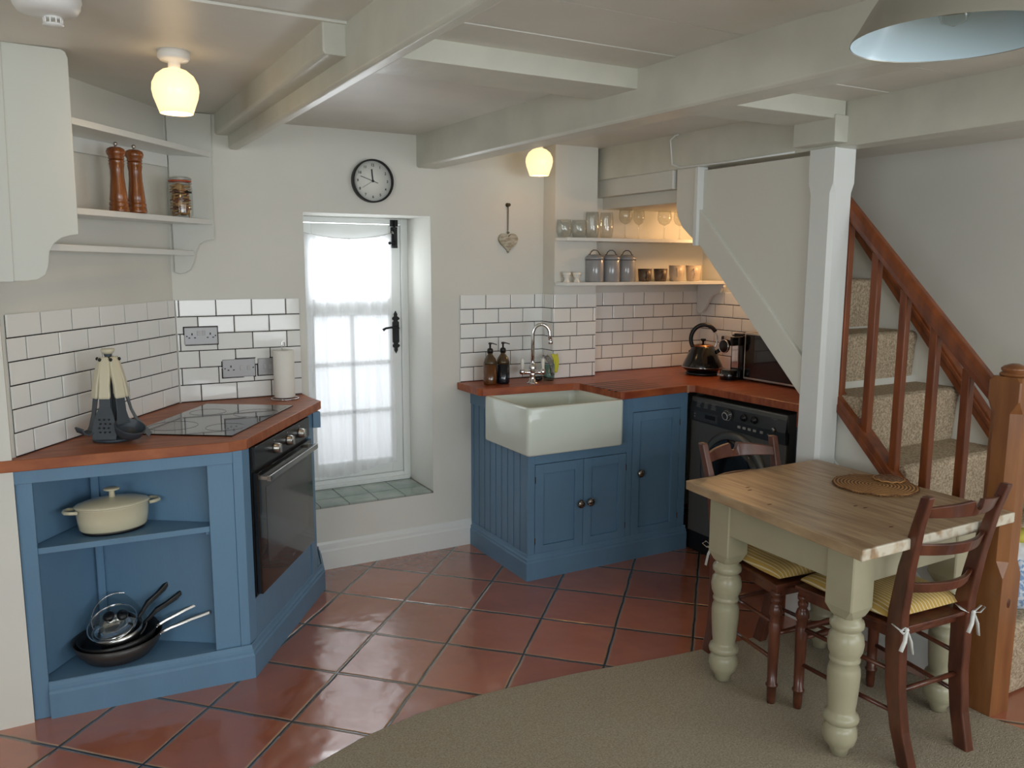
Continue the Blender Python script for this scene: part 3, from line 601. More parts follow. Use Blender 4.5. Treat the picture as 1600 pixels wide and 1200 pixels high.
# wall string and its capping rail
g = G(); y0, y1 = 1.56, 3.3; zz = lambda y: .775+1.185*(y-1.99)
zw = lambda y: .77+1.178*(y-1.99)
g.prism([(1.60, 0), (1.60, zw(1.60)), (3.2, zw(3.2)), (3.2, 1.2), (2.0, 0)], 3.535, XD-.001, 'x'); g.build('wall_string', stairp, st, world=True)
g = G(); g.bar((3.515, 1.56, zw(1.56)+.03), (3.515, 3.1, zw(3.1)+.03), .045, .062); g.bar((3.500, 1.56, zw(1.56)+.045), (3.500, 3.1, zw(3.1)+.045), .03, .02); g.build('capping_rail', stairwood, st, bevel=.005, world=True)
g = G()
hz = lambda y: 1.100+.963*(y-1.635)
g.strip([[(BXf(y)+a, y-b*.70, hz(y)+.008+b*.72) for a, b in ((-.020, -.026), (.020, -.026), (.026, -.005), (.025, .016), (.014, .030), (-.014, .030), (-.025, .016), (-.026, -.005))] for y in (1.575, 2.36)]); g.build('handrail', stairwood, st, bevel=.004, world=True)
g = G(); g.bar((BXf(1.585), 1.585, zr(1.585)-.010), (BXf(2.38), 2.38, zr(2.38)-.010), .062, .034); g.bar((BXf(1.585)-.008, 1.585, zr(1.585)-.038), (BXf(2.38)-.008, 2.38, zr(2.38)-.038), .052, .026); g.build('base_rail', stairwood, st, bevel=.003, world=True)
for y in (2.318, 2.168, 2.023, 1.881, 1.738):
    g = G(); x = BXf(y); g.box((x-.016, y-.016, zr(y)-.02), (x+.016, y+.016, hz(y)-.02)); g.build('baluster', stairwood, st, bevel=.004, world=True)
# newel post, chamfered, with turned cap
nw = G()
def oc(z, c, e=0): x0, x1, y0, y1 = 2.716-e, 2.822+e, 1.487-e, 1.593+e; return [(x0+c,y0,z),(x1-c,y0,z),(x1,y0+c,z),(x1,y1-c,z),(x1-c,y1,z),(x0+c,y1,z),(x0,y1-c,z),(x0,y0+c,z)]
nw.strip([oc(0, .001), oc(.50, .001), oc(.555, .027), oc(1.06, .027), oc(1.10, .004), oc(1.165, .004), oc(1.18, .012, -.006)])
nw.lathe([(.042, 1.18), (.045, 1.186), (.040, 1.192), (.036, 1.194), (.041, 1.20), (.041, 1.206), (.032, 1.214), (.012, 1.221), (.001, 1.222)], 32, (2.769, 1.54, 0))
nn = nw.build('newel_post', newelwood, st, bevel=.003, world=True)
g = G()
for yy, zz_ in ((1.50, .28), (1.54, .22)): g.lathe([(.001, -.002), (.009, 0), (.001, .002)], 16, (0, 0, 0)) if False else None
g.T = TR(2.765, 1.4865, .405, 0, PI/2); g.lathe([(.014, -.002), (.012, .0008), (.001, .001)], 18, sx=.75, sy=1.3); g.T = Matrix.Identity(4)
g.build('knot', mat('knot_brown', (84, 44, 22), .35), nn, world=True)
# carpet of the dining end with its curved edge
carp = mat('cut_pile_carpet', (190, 178, 156), .97, rgb2=(140, 128, 108), vscale=170, bump=.9, bscale=260, detail=5, contrast=(.25, .75))
cp_ = [(-2.29, .9), (-1.2, 1.45), (-.4, 1.85), (.2, 2.14), (.58, 2.325), (.78, 2.405), (1.0, 2.452), (1.3, 2.458), (1.63, 2.425), (2.0, 2.365), (2.3, 2.33), (2.62, 2.31), (2.75, 2.29), (2.756, 1.60), (2.714, 1.60), (2.714, 1.482), (2.738, 1.40), (2.765, 1.25), (2.78, .9), (2.78, -2.99), (-2.29, -2.99)]
g = G(); g.prism(cp_, .0005, .005); o = g.build('carpet', carp, bevel=.002); tagp(o, 'beige cut-pile carpet with a curved edge over the terracotta tiles', 'carpet')

# ------------------------------------------------------------------ wall shelves on the left
ws = thing('wall_shelf_unit', (.2, 3.4, 1.49), 'white painted wall shelves with scalloped end boards above the hob', 'shelf')
g = G(); pf = [(-.34, 2.20), (.066, 2.193), (.078, 2.186), (.084, 2.168), (.079, 1.63), (.055, 1.626), (.03, 1.618), (.008, 1.60), (-.006, 1.575), (-.012, 1.53), (-.022, 1.502), (-.045, 1.487), (-.075, 1.483), (-.34, 1.482)]
g.prism(pf, 2.985, 3.004, 'y'); g.build('end_board', boarddark, ws, bevel=.003, world=True)
g = G(); g.prism([(-.34, 1.4815), (-.34, 2.20), (-.092, 2.197), (-.108, 1.4815)], 2.979, 2.9865, 'y'); g.build('side_board', boarddark, ws, bevel=.002, world=True)
g = G(); g.prism([(.468, 2.193), (.655, 2.193), (.647, 1.645), (.61, 1.640), (.582, 1.622), (.566, 1.59), (.556, 1.545), (.54, 1.512), (.515, 1.496), (.49, 1.492), (.472, 1.50)], 3.925, 3.9445, 'y'); g.build('end_board', boarddark, ws, bevel=.003, world=True)
def shf(name, fa, fb, za, zb_, th, back0=.002):
    sb = -1.13; poly = [fa, fb, (fb[0], 3.9245), LP(-.012, back0)[:2], LP(sb, back0)[:2], (fa[0]-.12, fa[1])]
    A, B = Vector(fa), Vector(fb)
    def z(p): t = (Vector(p)-A).dot(B-A)/(B-A).length_squared; return za+(zb_-za)*max(0, min(1, t))
    zs = [z(p) for p in poly]; g = G(); g.slab(poly, [q-th for q in zs], zs); return g.build(name, trimp, ws, bevel=.002, world=True)
shf('shelf', (.078, 3.0045), (.648, 3.9245), 1.997, 2.028, .022)
g = G(); g.strip([[LP(s, o, z+dz) for o, z in ((.003, -.075), (.02, -.075), (.02, -.022), (.003, -.022))] for s, dz in ((-1.1, 1.997), (-.02, 2.028))]); g.build('shelf_batten', trimp, ws, world=True)
shf('shelf', (.076, 3.0045), (.642, 3.9245), 1.716, 1.733, .021)
g = G(); g.bar((-.01, 3.0045, 1.590), (.548, 3.925, 1.584), .02, .022); g.build('rail', trimp, ws, bevel=.002, world=True)

# pepper mills
millw = mat('mill_wood', (150, 90, 44), .25, rgb2=(104, 56, 26), vscale=30, stretch=(1, 1, .15), coat=.4)
pm = thing('pepper_mill', (.225, 3.335, 1.722), 'tall turned wooden pepper mill on the left shelf, the left one of two', 'pepper mill', group='pepper mills on the shelf')
g = G(); g.lathe([(.033, 0), (.034, .005), (.033, .02), (.031, .022), (.033, .025), (.032, .035), (.029, .038), (.031, .042), (.028, .07), (.0235, .12), (.023, .15), (.026, .172), (.024, .176), (.027, .18), (.025, .184)], 32); g.build('body', millw, pm)
g = G(); g.lathe([(.024, .185), (.027, .19), (.026, .196), (.031, .204), (.0325, .213), (.029, .223), (.018, .229), (.006, .231)], 32); g.build('cap', millw, pm)
g = G(); g.lathe([(.004, .229), (.004, .234), (.008, .238), (.008, .243), (.004, .247), (.0005, .248)], 16); g.build('finial', steel, pm)
dup(pm, (.290, 3.395, 1.724), .5, 'tall turned wooden pepper mill on the left shelf, the right one of two')

# biscuit jar
jar = thing('storage_jar', (.487, 3.735, 1.730), 'clip-top glass jar of biscuits with orange seal beside the mills', 'jar')
g = G(); pr = [(.001, .003), (.040, .003), (.047, .008), (.048, .02), (.048, .12), (.044, .135), (.043, .145)]; ins = [(.041, .145), (.042, .134), (.046, .12), (.046, .02), (.044, .009), (.001, .007)]
g.lathe(pr+ins, 40, cap=False); g.build('glass_body', glass, jar)
g = G(); g.lathe([(.042, .1455), (.046, .1465), (.046, .150), (.042, .151)], 32, cap=False); g.build('rubber_seal', mat('orange_rubber', (196, 84, 48), .5), jar)
g = G(); g.lathe([(.045, .151), (.046, .155), (.044, .163), (.03, .167), (.001, .168)], 32); g.build('glass_lid', glass, jar)
g = G(); g.tube([(.047*math.cos(i*PI/12), .047*math.sin(i*PI/12), .139) for i in range(24)], .0014, 6, closed=True); g.tube([(.047*math.cos(i*PI/12), .047*math.sin(i*PI/12), .159) for i in range(24)], .0014, 6, closed=True); g.tube([(.030, -.036, .139), (.036, -.042, .12), (.028, -.040, .11), (.012, -.047, .115)], .0014, 6)
g.build('wire_clip', steel, jar)
g = G(); g.grid(8, 1, lambda u, v: (.0492*math.sin(.25+u*.75), -.0492*math.cos(.25+u*.75), .098+.008*v)); g.build('label_strip', blackp, jar, solid=.0006)
bisc = [mat('biscuit_a', (196, 146, 88), .8, var=.2, vscale=60), mat('biscuit_b', (150, 92, 60), .8, var=.2, vscale=60), mat('biscuit_c', (206, 166, 112), .8, var=.15, vscale=60)]
protos = []
for i in range(3):
    g = G(); g.lathe([(.001, 0), (.0135, 0), (.015, .002), (.014, .0045), (.001, .0055)], 16); b = g.build('biscuit', bisc[i]); protos.append(b)
    tagp(b, 'small biscuit inside the clip-top glass jar', 'biscuit', 'biscuits in the glass jar')
rnd = random.Random(3); cnt = 0
for k in range(11):
    for q in range(6):
        a = q*PI/3+k*.55+rnd.uniform(-.15, .15); r = .0275; p = Vector((.487+r*math.cos(a), 3.735+r*math.sin(a), 1.742+k*.0112+rnd.uniform(0, .003)))
        o = protos[(k*5+q*3) % 3]; o = o if cnt in (0, 1, 2) and False else o.copy(); C.objects.link(o); cnt += 1
        tiltv = rnd.uniform(.35, .9) if (q+k) % 3 else PI/2-.15
        o.location = p; o.rotation_euler = (tiltv*math.cos(a+PI/2)*.4 if (q+k) % 3 else 0, tiltv*(.3 if (q+k) % 3 else 1), a); o['label'] = 'small round biscuit inside the clip-top glass jar'
for p in protos: bpy.data.objects.remove(p)

# smoke alarm, opal lamps, metal pendant
sa = thing('smoke_alarm', (.03, 2.415, 2.193), 'round white smoke alarm on the ceiling near the wall shelves', 'smoke alarm')
g = G(); g.lathe([(.078, 0), (.079, -.012), (.076, -.02), (.075, -.028), (.066, -.042), (.03, -.046), (.001, -.046)], 48); g.build('housing', whitep, sa)
g = G(); g.lathe([(.022, -.046), (.022, -.050), (.001, -.050)], 24, (.012, .022, 0)); g.lathe([(.001, -.062), (.024, -.062), (.024, -.066), (.001, -.067)], 24, (.012, .022, 0))
for i in range(10): a = i*PI/5; g.box((.012+.021*math.cos(a)-.0015, .022+.021*math.sin(a)-.0015, -.063), (.012+.021*math.cos(a)+.0015, .022+.021*math.sin(a)+.0015, -.048))
g.build('sensor_grille', whitep, sa)
def opal(name):
    m = mat(name, (255, 236, 200), .25, emit=(255, 212, 152), estr=1.3); nt = m.node_tree; N = nt.nodes; L = nt.links; return m
opalm = opal('opal_shade')
def lamp(loc_, label, h):
    t = thing('ceiling_lamp', loc_, label, 'ceiling lamp', group='opal glass ceiling lamps')
    g = G(); g.lathe([(.048, 0), (.048, -.022), (.040, -.030), (.018, -.034), (.018, -.055)], 32); g.build('lamp_base', whitep, t)
    g = G(); g.lathe([(.018, -.052), (.036, -.058), (.056, -.074), (.068, -.098), (.070, -.118), (.066, -.140), (.056, -.168), (.049, -.188), (.046, -.186), (.053, -.166), (.063, -.139), (.067, -.118), (.064, -.10), (.053, -.077), (.034, -.062), (.016, -.056)], 48, cap=False); g.build('lamp_shade', opalm, t)
    g = G(); g.lathe([(.013, -.056), (.014, -.075), (.026, -.10), (.030, -.12), (.022, -.14), (.001, -.148)], 24); g.build('bulb', mat('lit_bulb', (255, 230, 180), .4, emit=(255, 205, 130), estr=6), t)
    point('lamp_glow', (loc_[0], loc_[1], loc_[2]-.20), h, (1, .72, .42), .03)
    return t
lamp((.372, 2.835, 2.192), 'lit opal glass ceiling lamp hanging above the oven and hob', .9)
lamp((2.215, 3.70, 2.178), 'lit opal glass ceiling lamp above the sink, half behind the beam', .12)
point('under_stair_lamp', (3.42, 3.50, 1.76), 5.5, (1, .55, .24), .03)

pend = thing('pendant_light', (1.56, 1.045, 2.17), 'large grey metal dome light with pale blue inside at the ceiling', 'pendant light')
g = G(); pr = [(.186, -.192), (.184, -.185), (.172, -.168), (.150, -.128), (.140, -.112), (.110, -.088), (.06, -.072), (.03, -.066), (.028, -.03), (.028, -.028)]
g.lathe(pr, 64, cap=False); g.build('lamp_shade', mat('grey_enamel', (150, 146, 134), .28, .3, coat=.4), pend)
g = G(); g.lathe([(.1845, -.1905), (.182, -.184), (.170, -.167), (.148, -.127), (.138, -.110), (.108, -.086), (.058, -.070), (.001, -.066)], 64, cap=False); g.build('shade_lining', mat('pale_blue_enamel', (196, 218, 228), .25, coat=.4), pend)
g = G(); g.lathe([(.05, 0), (.05, -.02), (.028, -.03), (.012, -.032)], 32); g.build('ceiling_rose', whitep, pend)
g = G(); g.lathe([(.013, -.07), (.014, -.095), (.026, -.12), (.030, -.140), (.022, -.160), (.001, -.168)], 24); g.build('bulb', glass, pend)

# ------------------------------------------------------------------ clock and heart
ck = thing('wall_clock', (1.400, YA, 1.941), 'round white wall clock with black rim above the window', 'clock')
g = G(); g.T = TR(0, 0, 0, 0, PI/2); g.lathe([(.104, 0), (.104, .034), (.101, .038), (.0975, .036), (.096, .022), (.096, .018)], 64, cap=False); g.build('rim', blackp, ck)
g = G(); g.T = TR(0, 0, 0, 0, PI/2); g.lathe([(.098, 0), (.098, .018), (.001, .0185)], 64); g.build('clock_face', mat('clock_paper', (226, 227, 220), .5), ck)
g = G()
for k in range(1, 13): a = PI/2-k*PI/6; text_into(g, str(k), .0175, Matrix.Translation((.076*math.cos(a), -.0192, .076*math.sin(a))) @ Matrix.Rotation(PI/2, 4, 'X'), font_bold=True)
g.build('numerals', blackp, ck)
def hand(name, a, l, back, w0, y, m):
    g = G(); d = Vector((math.sin(a), 0, math.cos(a))); s = Vector((d.z, 0, -d.x))
    q = [d*-back-s*w0, d*-back+s*w0, d*l+s*w0, d*l-s*w0]; g.add([tuple(p+Vector((0, y, 0))) for p in q]+[tuple(p+Vector((0, y-.001, 0))) for p in q], [(0,1,2,3),(4,7,6,5),(0,4,5,1),(1,5,6,2),(2,6,7,3),(3,7,4,0)], False); g.build(name, m, ck)
hand('hour_hand', math.radians(-5), .057, .004, .0035, -.0200, blackp); hand('minute_hand', math.radians(-71), .066, .028, .0014, -.0215, blackp); hand('second_hand', math.radians(-122), .064, .0, .0006, -.023, mat('hand_grey', (90, 90, 90), .4))
g = G(); g.T = TR(0, 0, 0, 0, PI/2); g.lathe([(.006, .018), (.006, .024), (.001, .0245)], 20); g.build('pivot', blackp, ck)

ht = thing('hanging_heart', (2.163, YA-.010, 1.66), 'whitewashed wooden heart hanging on a cord right of the window', 'heart decoration')
g = G(); hp_ = []
for i in range(48):
    t = 2*PI*i/48; x = 16*math.sin(t)**3; y = 13*math.cos(t)-5*math.cos(2*t)-2*math.cos(3*t)-math.cos(4*t); hp_.append((x*.0036, y*.0036))
g.prism(hp_, -.009, .009, 'y'); g.build('heart', mat('whitewashed_wood', (196, 192, 176), .7, rgb2=(150, 138, 116), vscale=30, stretch=(1, 1, 3)), ht, bevel=.002)
g = G(); g.tube([(-.001, 0, .04), (-.004, -.003, .055), (-.001, 0, .065), (-.001, 0, .185)], .0017, 6); g.tube([(.001, 0, .06), (.002, 0, .185)], .0012, 6); g.build('cord', mat('cord_brown', (84, 74, 58), .8), ht)
g = G(); g.lathe([(.004, -.006), (.008, 0), (.004, .006)], 12, (0, -.002, .048)); g.build('bead', mat('bead_grey', (120, 112, 96), .5), ht)
hk = thing('wall_hook', (2.163, YA, 1.855), 'small bronze knob on the wall holding the heart cord', 'hook')
g = G(); g.T = TR(0, 0, 0, 0, PI/2); g.lathe([(.011, 0), (.011, .003), (.004, .006), (.004, .014), (.009, .019), (.008, .025), (.001, .027)], 20); g.build('knob', mat('bronze', (96, 84, 62), .35, .8), hk)

# ------------------------------------------------------------------ alcove shelves
def alc(z, label):
    t = thing('alcove_shelf', (2.98, 3.85, z), label, 'shelf', group='alcove shelves')
    g = G(); g.prism([(2.392, 3.822), (2.394, 3.80), (2.422, 3.738), (XD-.022, 3.700), (XD-.022, YA-.001), (2.669, YA-.001), (2.669, 3.822)], z-.018, z); g.build('board', trimp, t, bevel=.002, world=True); return t
a1 = alc(1.683, 'upper white shelf in the sink alcove holding the drinking glasses'); a2 = alc(1.443, 'lower white shelf in the sink alcove holding canisters and mugs')
g = G(); zt = 1.424
g.prism([(3.705, zt), (3.705, zt-.02), (3.725, zt-.025), (3.735, zt-.05), (3.77, zt-.06), (3.81, zt-.075), (3.835, zt-.11), (3.86, zt-.15), (3.885, zt-.178), (3.915, zt-.185), (YA-.010, zt-.165), (YA-.010, zt)], 3.515, 3.536, 'x')
g.build('bracket', trimp, a2, bevel=.003, world=True)

def glasswall(pr, th):   # outer profile -> closed wall profile
    inner = [(max(r-th, .0008), z) for r, z in pr if z > pr[0][1]+.004]
    return pr+inner[::-1]+[(.0008, pr[0][1]+.006)]
def tumbler(x, y, pr, label, grp, n=32):
    t = thing('drinking_glass', (x, y, 1.6835), label, 'glass', group=grp)
    g = G(); g.lathe(glasswall([(.0008, 0)]+pr, .0016), n, cap=False); g.build('bowl', glass, t); return t
s_ = [(.028, 0), (.034, .006), (.042, .03), (.043, .05), (.040, .08), (.037, .095)]
tumbler(2.425, 3.785, s_, 'short round clear tumbler, leftmost glass on the upper alcove shelf', 'clear glasses')
tumbler(2.522, 3.785, s_, 'short round clear tumbler, second glass from the pilaster on the upper shelf', 'clear glasses')
tl = [(.026, 0), (.032, .006), (.038, .04), (.039, .07), (.037, .11), (.033, .142)]
tumbler(2.612, 3.79, tl, 'tall clear tumbler beside the short glasses on the upper alcove shelf', 'clear glasses')
tumbler(2.708, 3.79, tl, 'tall clear tumbler beside the wine glasses on the upper alcove shelf', 'clear glasses')
def wine(x, y, sc, label):
    t = thing('wine_glass', (x, y, 1.6835), label, 'wine glass', group='stemmed wine glasses on the upper alcove shelf')
    g = G(); g.lathe([(.0008, 0), (.032*sc, 0), (.033*sc, .0015), (.010, .004), (.0045, .010), (.0035, .04), (.004, .078)], 32, cap=False); g.build('stem', glass, t)
    g = G(); g.lathe([(.0008, .078), (.006, .080), (.026*sc, .092), (.036*sc, .112), (.037*sc, .13), (.033*sc, .163), (.0318*sc, .163), (.0358*sc, .13), (.0348*sc, .113), (.025*sc, .0935), (.006, .0815), (.0008, .0805)], 32, cap=False); g.build('bowl', glass, t)
wine(2.835, 3.785, 1.05, 'stemmed wine glass, leftmost of the wine glasses under the stairs'); wine(2.955, 3.82, .9, 'smaller stemmed wine glass, second from the tall tumblers')
wine(3.110, 3.78, 1.1, 'stemmed wine glass, third from the tall tumblers'); wine(3.225, 3.78, 1.0, 'stemmed wine glass, rightmost, half hidden by the stair end board')
china = mat('white_china', (232, 230, 222), .15); dots = mat('china_dots', (70, 84, 110), .3)
for x, lb in ((2.443, 'white dotted egg cup at the left end of the lower alcove shelf'), (2.508, 'white dotted egg cup beside the grey canisters')):
    t = thing('egg_cup', (x, 3.78, 1.4435), lb, 'egg cup', group='egg cups')
    g = G(); g.lathe([(.018, 0), (.017, .004), (.011, .016), (.012, .022), (.021, .034), (.024, .052), (.022, .053), (.019, .036), (.001, .028)], 28, cap=False); g.build('cup', china, t)
    g = G()
    for i in range(14): a = i*2*PI/14; g.lathe([(.0005, -.0015), (.0016, 0), (.0005, .0015)], 6, (.0225*math.cos(a), .0225*math.sin(a), .038))
    g.build('dots', dots, t)
cang = mat('grey_enamel_tin', (150, 150, 152), .16, coat=.5); canr = mat('tin_rim', (88, 84, 80), .35)
cp0 = None
for i, (x, lb) in enumerate(((2.640, 'grey enamel canister with looped lid handle, leftmost of three'), (2.752, 'grey enamel canister with looped lid handle, middle of three'), (2.862, 'grey enamel canister with looped lid handle, nearest the dark mugs'))):
    if cp0 is None:
        cp0 = t = thing('canister', (x, 3.80, 1.4435), lb, 'canister', group='grey canisters on the lower alcove shelf')
        g = G(); g.lathe([(.049, 0), (.051, .004), (.051, .122), (.050, .124)], 40); g.build('tin_body', cang, t)
        g = G(); g.lathe([(.0525, .122), (.0525, .134), (.050, .137), (.034, .148), (.030, .150), (.001, .152)], 40); ld = g.build('lid', cang, t)
        g = G(); g.lathe([(.0515, .1195), (.0535, .1205), (.0535, .123), (.0515, .124)], 40, cap=False); g.build('lid_rim', canr, ld)
        g = G(); g.T = TR(0, 0, 0, -.6); g.tube([(-.034, 0, .148), (-.026, 0, .153), (-.020, 0, .166), (-.008, 0, .175), (.008, 0, .175), (.020, 0, .166), (.026, 0, .153), (.034, 0, .148)], .003, 8); g.build('handle', canr, ld)
    else: dup(cp0, (x, 3.80, 1.4435), 0, lb)
def mug(x, y, h, r, m, rimm, lb, rz, grp):
    t = thing('mug', (x, y, 1.4435), lb, 'mug', rz=rz, group=grp)
    g = G(); g.lathe([(.001, 0), (r*.78, 0), (r*.85, .004), (r*.93, h*.4), (r, h), (r-.003, h), (r*.9-.003, h*.4), (r*.8-.003, .006), (.001, .006)], 36, cap=False); g.build('cup', m, t)
    g = G(); g.tube([(r*.93, 0, h*.80), (r+.018, 0, h*.78), (r+.026, 0, h*.55), (r+.016, 0, h*.32), (r*.9, 0, h*.25)], .0045, 8); g.build('handle', m, t)
    g = G(); g.lathe([(r+.0003, h-.004), (r+.0008, h), (r-.003, h+.0006)], 36, cap=False); g.build('rim', rimm, t)
dk = mat('stoneware_brown', (118, 100, 82), .35, rgb2=(76, 62, 50), vscale=14); pk = mat('pale_stoneware', (206, 190, 170), .3)
dkr = mat('dark_rim', (40, 34, 30), .3)
mug(2.985, 3.79, .072, .040, dk, dkr, 'low brown banded mug beside the canisters', -2.0, 'brown banded mugs'); mug(3.100, 3.79, .072, .040, dk, dkr, 'low brown banded mug beside the pale mugs', -2.0, 'brown banded mugs')
mug(3.220, 3.79, .092, .046, pk, pk, 'tall pale stoneware mug beside the brown mugs', -2.2, 'pale stoneware mugs'); mug(3.350, 3.79, .092, .046, pk, pk, 'tall pale stoneware mug at the right end of the lower shelf', -2.2, 'pale stoneware mugs')

# ------------------------------------------------------------------ sockets on the tiles
sock = mat('socket_metal', (158, 158, 160), .35, .2)
def socket(x0, x1, z0, z1, lb, kind):
    t = thing('wall_socket', ((x0+x1)/2, YA-.009, (z0+z1)/2), lb, 'wall socket', group='sockets on the tiled splashback'); w_, h = (x1-x0)/2, (z1-z0)/2
    g = G(); g.box((-w_-.004, 0, -h-.004), (w_+.004, .0045, h+.004)); g.build('surround', grout, t)
    g = G(); g.box((-w_, -.009, -h), (w_, .001, h)); g.build('plate', sock, t, bevel=.003)
    g = G(); y = -.0095
    def pins(cx):
        g.box((cx-.003, y, .004), (cx+.003, y+.003, .014))
        for dx in (-.012, .012): g.box((cx+dx-.004, y, -.010), (cx+dx+.004, y+.003, -.005))
    sc = [(-w_+.010, 0), (w_-.010, 0)]
    if kind == 2: pins(-w_*.55); pins(w_*.55)
    elif kind == 1: pins(-w_*.5)
    if w_ > .06: 
        for cx, cz in sc: g.T = TR(cx, y+.001, cz, 0, PI/2); g.lathe([(.0035, 0), (.003, .001)], 12); g.T = Matrix.Identity(4)
    g.build('pin_holes', blackp, t)
    sw = {2: [(-.011, .013), (.011, .013)], 1: [(.010, 0), (.042, 0)], 0: [(-.012, 0), (.012, 0)]}[kind]
    for cx, cz in sw:
        g = G(); g.box((cx-.0065, -.012, cz-.011), (cx+.0065, -.008, cz+.011)); g.build('rocker_switch', mat('switch_grey', (172, 172, 174), .3), t, bevel=.001)
socket(.497, .640, 1.173, 1.252, 'double wall socket high on the tiles in the left corner', 2)
socket(.655, .802, 1.014, 1.098, 'cooker socket with two switches on the tiles above the hob', 1)
socket(.815, .900, 1.016, 1.096, 'small switch plate half behind the paper towel roll', 0)

# ------------------------------------------------------------------ things on the left worktop
creamp = mat('cream_plastic', (206, 200, 176), .4); slate = mat('slate_nylon', (58, 66, 74), .42)
us = thing('utensil_stand', (.150, 3.225, .91), 'dark utensil carousel stand with cream top on the left worktop', 'utensil stand')
g = G(); g.lathe([(.001, 0), (.066, 0), (.069, .006), (.066, .012), (.02, .018), (.001, .019)], 40); g.build('base', slate, us)
g = G(); g.lathe([(.010, .018), (.008, .06), (.008, .27), (.011, .30), (.014, .31)], 20); g.build('pole', slate, us)
g = G(); g.lathe([(.012, .31), (.020, .316), (.024, .325), (.022, .329), (.001, .330)], 28); g.build('top_knob', creamp, us)
for k in range(6):
    a = k*PI/3+PI/6+.15; g = G(); d = (math.cos(a), math.sin(a)); g.tube([(d[0]*.008, d[1]*.008, .288), (d[0]*.036, d[1]*.036, .292)], .004, 8); g.lathe([(.003, -.006), (.0065, 0), (.003, .006)], 10, (d[0]*.037, d[1]*.037, .293)); g.build('hook', blackp, us)
def utensil(kind, ang, lb, name):
    t = thing(name, (.150, 3.225, .92), lb, 'utensil', rz=ang, group='kitchen utensils on the carousel')   # local +x outward
    def sec(x, z, w_, th): return [(x, -w_, z), (x+th, -w_, z), (x+th, w_, z), (x, w_, z)]
    g = G(); g.strip([sec(.020, .292, .009, .010), sec(.022, .278, .015, .013), sec(.030, .24, .0185, .015), sec(.041, .19, .0175, .015), sec(.049, .155, .020, .012), sec(.051, .146, .018, .010)]); g.build('handle', creamp, t, bevel=.004)
    g = G()
    if kind == 'turner': g.strip([sec(.050, .15, .018, .006), sec(.055, .12, .019, .004), sec(.064, .085, .032, .003), sec(.074, .035, .043, .003), sec(.080, .006, .040, .003)])
    elif kind == 'ladle':
        g.strip([sec(.050, .15, .017, .006), sec(.056, .10, .018, .004), sec(.064, .055, .026, .004)])
        pr = [(.001, .0), (.026, .002), (.044, .016), (.052, .042), (.052, .046), (.049, .046), (.041, .018), (.022, .006), (.001, .004)]
        g.T = TR(.084, 0, .010, 0, 0, .45); g.lathe(pr, 28, cap=False); g.T = Matrix.Identity(4)
    elif kind == 'spatula': g.strip([sec(.050, .15, .014, .006), sec(.062, .10, .013, .005), sec(.078, .065, .016, .004), sec(.105, .025, .036, .003), sec(.122, .002, .036, .003)])
    elif kind == 'server':
        g.strip([sec(.050, .15, .016, .006), sec(.060, .09, .015, .005), sec(.068, .045, .026, .005), sec(.078, .022, .030, .005)])
        for i in range(6):
            yy = -.028+.0112*i; g.tube([(.076, yy, .03), (.096, yy, .024), (.110, yy, .032), (.116, yy, .048)], .0042, 8)
    elif kind == 'masher':
        g.strip([sec(.050, .15, .012, .006), sec(.058, .09, .020, .004), sec(.064, .05, .036, .004), sec(.07, .02, .038, .004)])
    h = g.build({'turner': 'slotted_blade', 'ladle': 'ladle_bowl', 'spatula': 'blade', 'server': 'toothed_head', 'masher': 'head'}[kind], slate, t, bevel=.0012)
    if kind == 'turner':
        g = G()
        for i in range(3):
            for j in range(4): x = .0655+.0035*j; g.T = TR(.0685+.0032*j+.0026, -.016+.016*i+(.004 if j % 2 else 0), .076-.0145*j, 0, 0, PI/2-.22); g.lathe([(.0032, -.001), (.0032, .0016)], 8)
        g.T = Matrix.Identity(4); g.build('slots', blackp, h)
A0 = -PI/2
utensil('turner', A0-.42, 'slotted nylon turner hanging at the front left of the carousel', 'slotted_turner')
utensil('ladle', A0+.52, 'rounded nylon ladle hanging at the front right of the carousel', 'ladle')
utensil('spatula', A0+1.30, 'flat nylon spatula leaning out to the right of the carousel', 'spatula')
utensil('server', A0-1.22, 'toothed nylon pasta server leaning out to the left of the carousel', 'pasta_server')
utensil('masher', A0+2.7, 'nylon masher hanging at the back of the carousel', 'masher')

pt = thing('paper_towel_holder', (.913, 3.835, .91), 'white paper towel roll on a chrome wire stand at the worktop end', 'paper towel')
g = G(); g.tube([(.062*math.cos(i*PI/16), .062*math.sin(i*PI/16), .004) for i in range(32)], .0025, 8, closed=True)
for k in range(3): a = k*2*PI/3; g.tube([(.062*math.cos(a), .062*math.sin(a), .004), (0, 0, .008)], .002, 6)
g.tube([(-.006, 0, .008), (-.006, 0, .245), (-.005, 0, .268), (0, 0, .276), (.006, 0, .268), (.008, 0, .245)], .0022, 8); g.build('wire_stand', chrome, pt)
g = G(); g.lathe([(.018, .010), (.046, .010), (.0475, .013), (.0475, .227), (.046, .230), (.018, .230), (.018, .010)], 48, cap=False); g.build('paper_roll', mat('paper_white', (230, 229, 222), .85, bump=.1, bscale=80), pt)

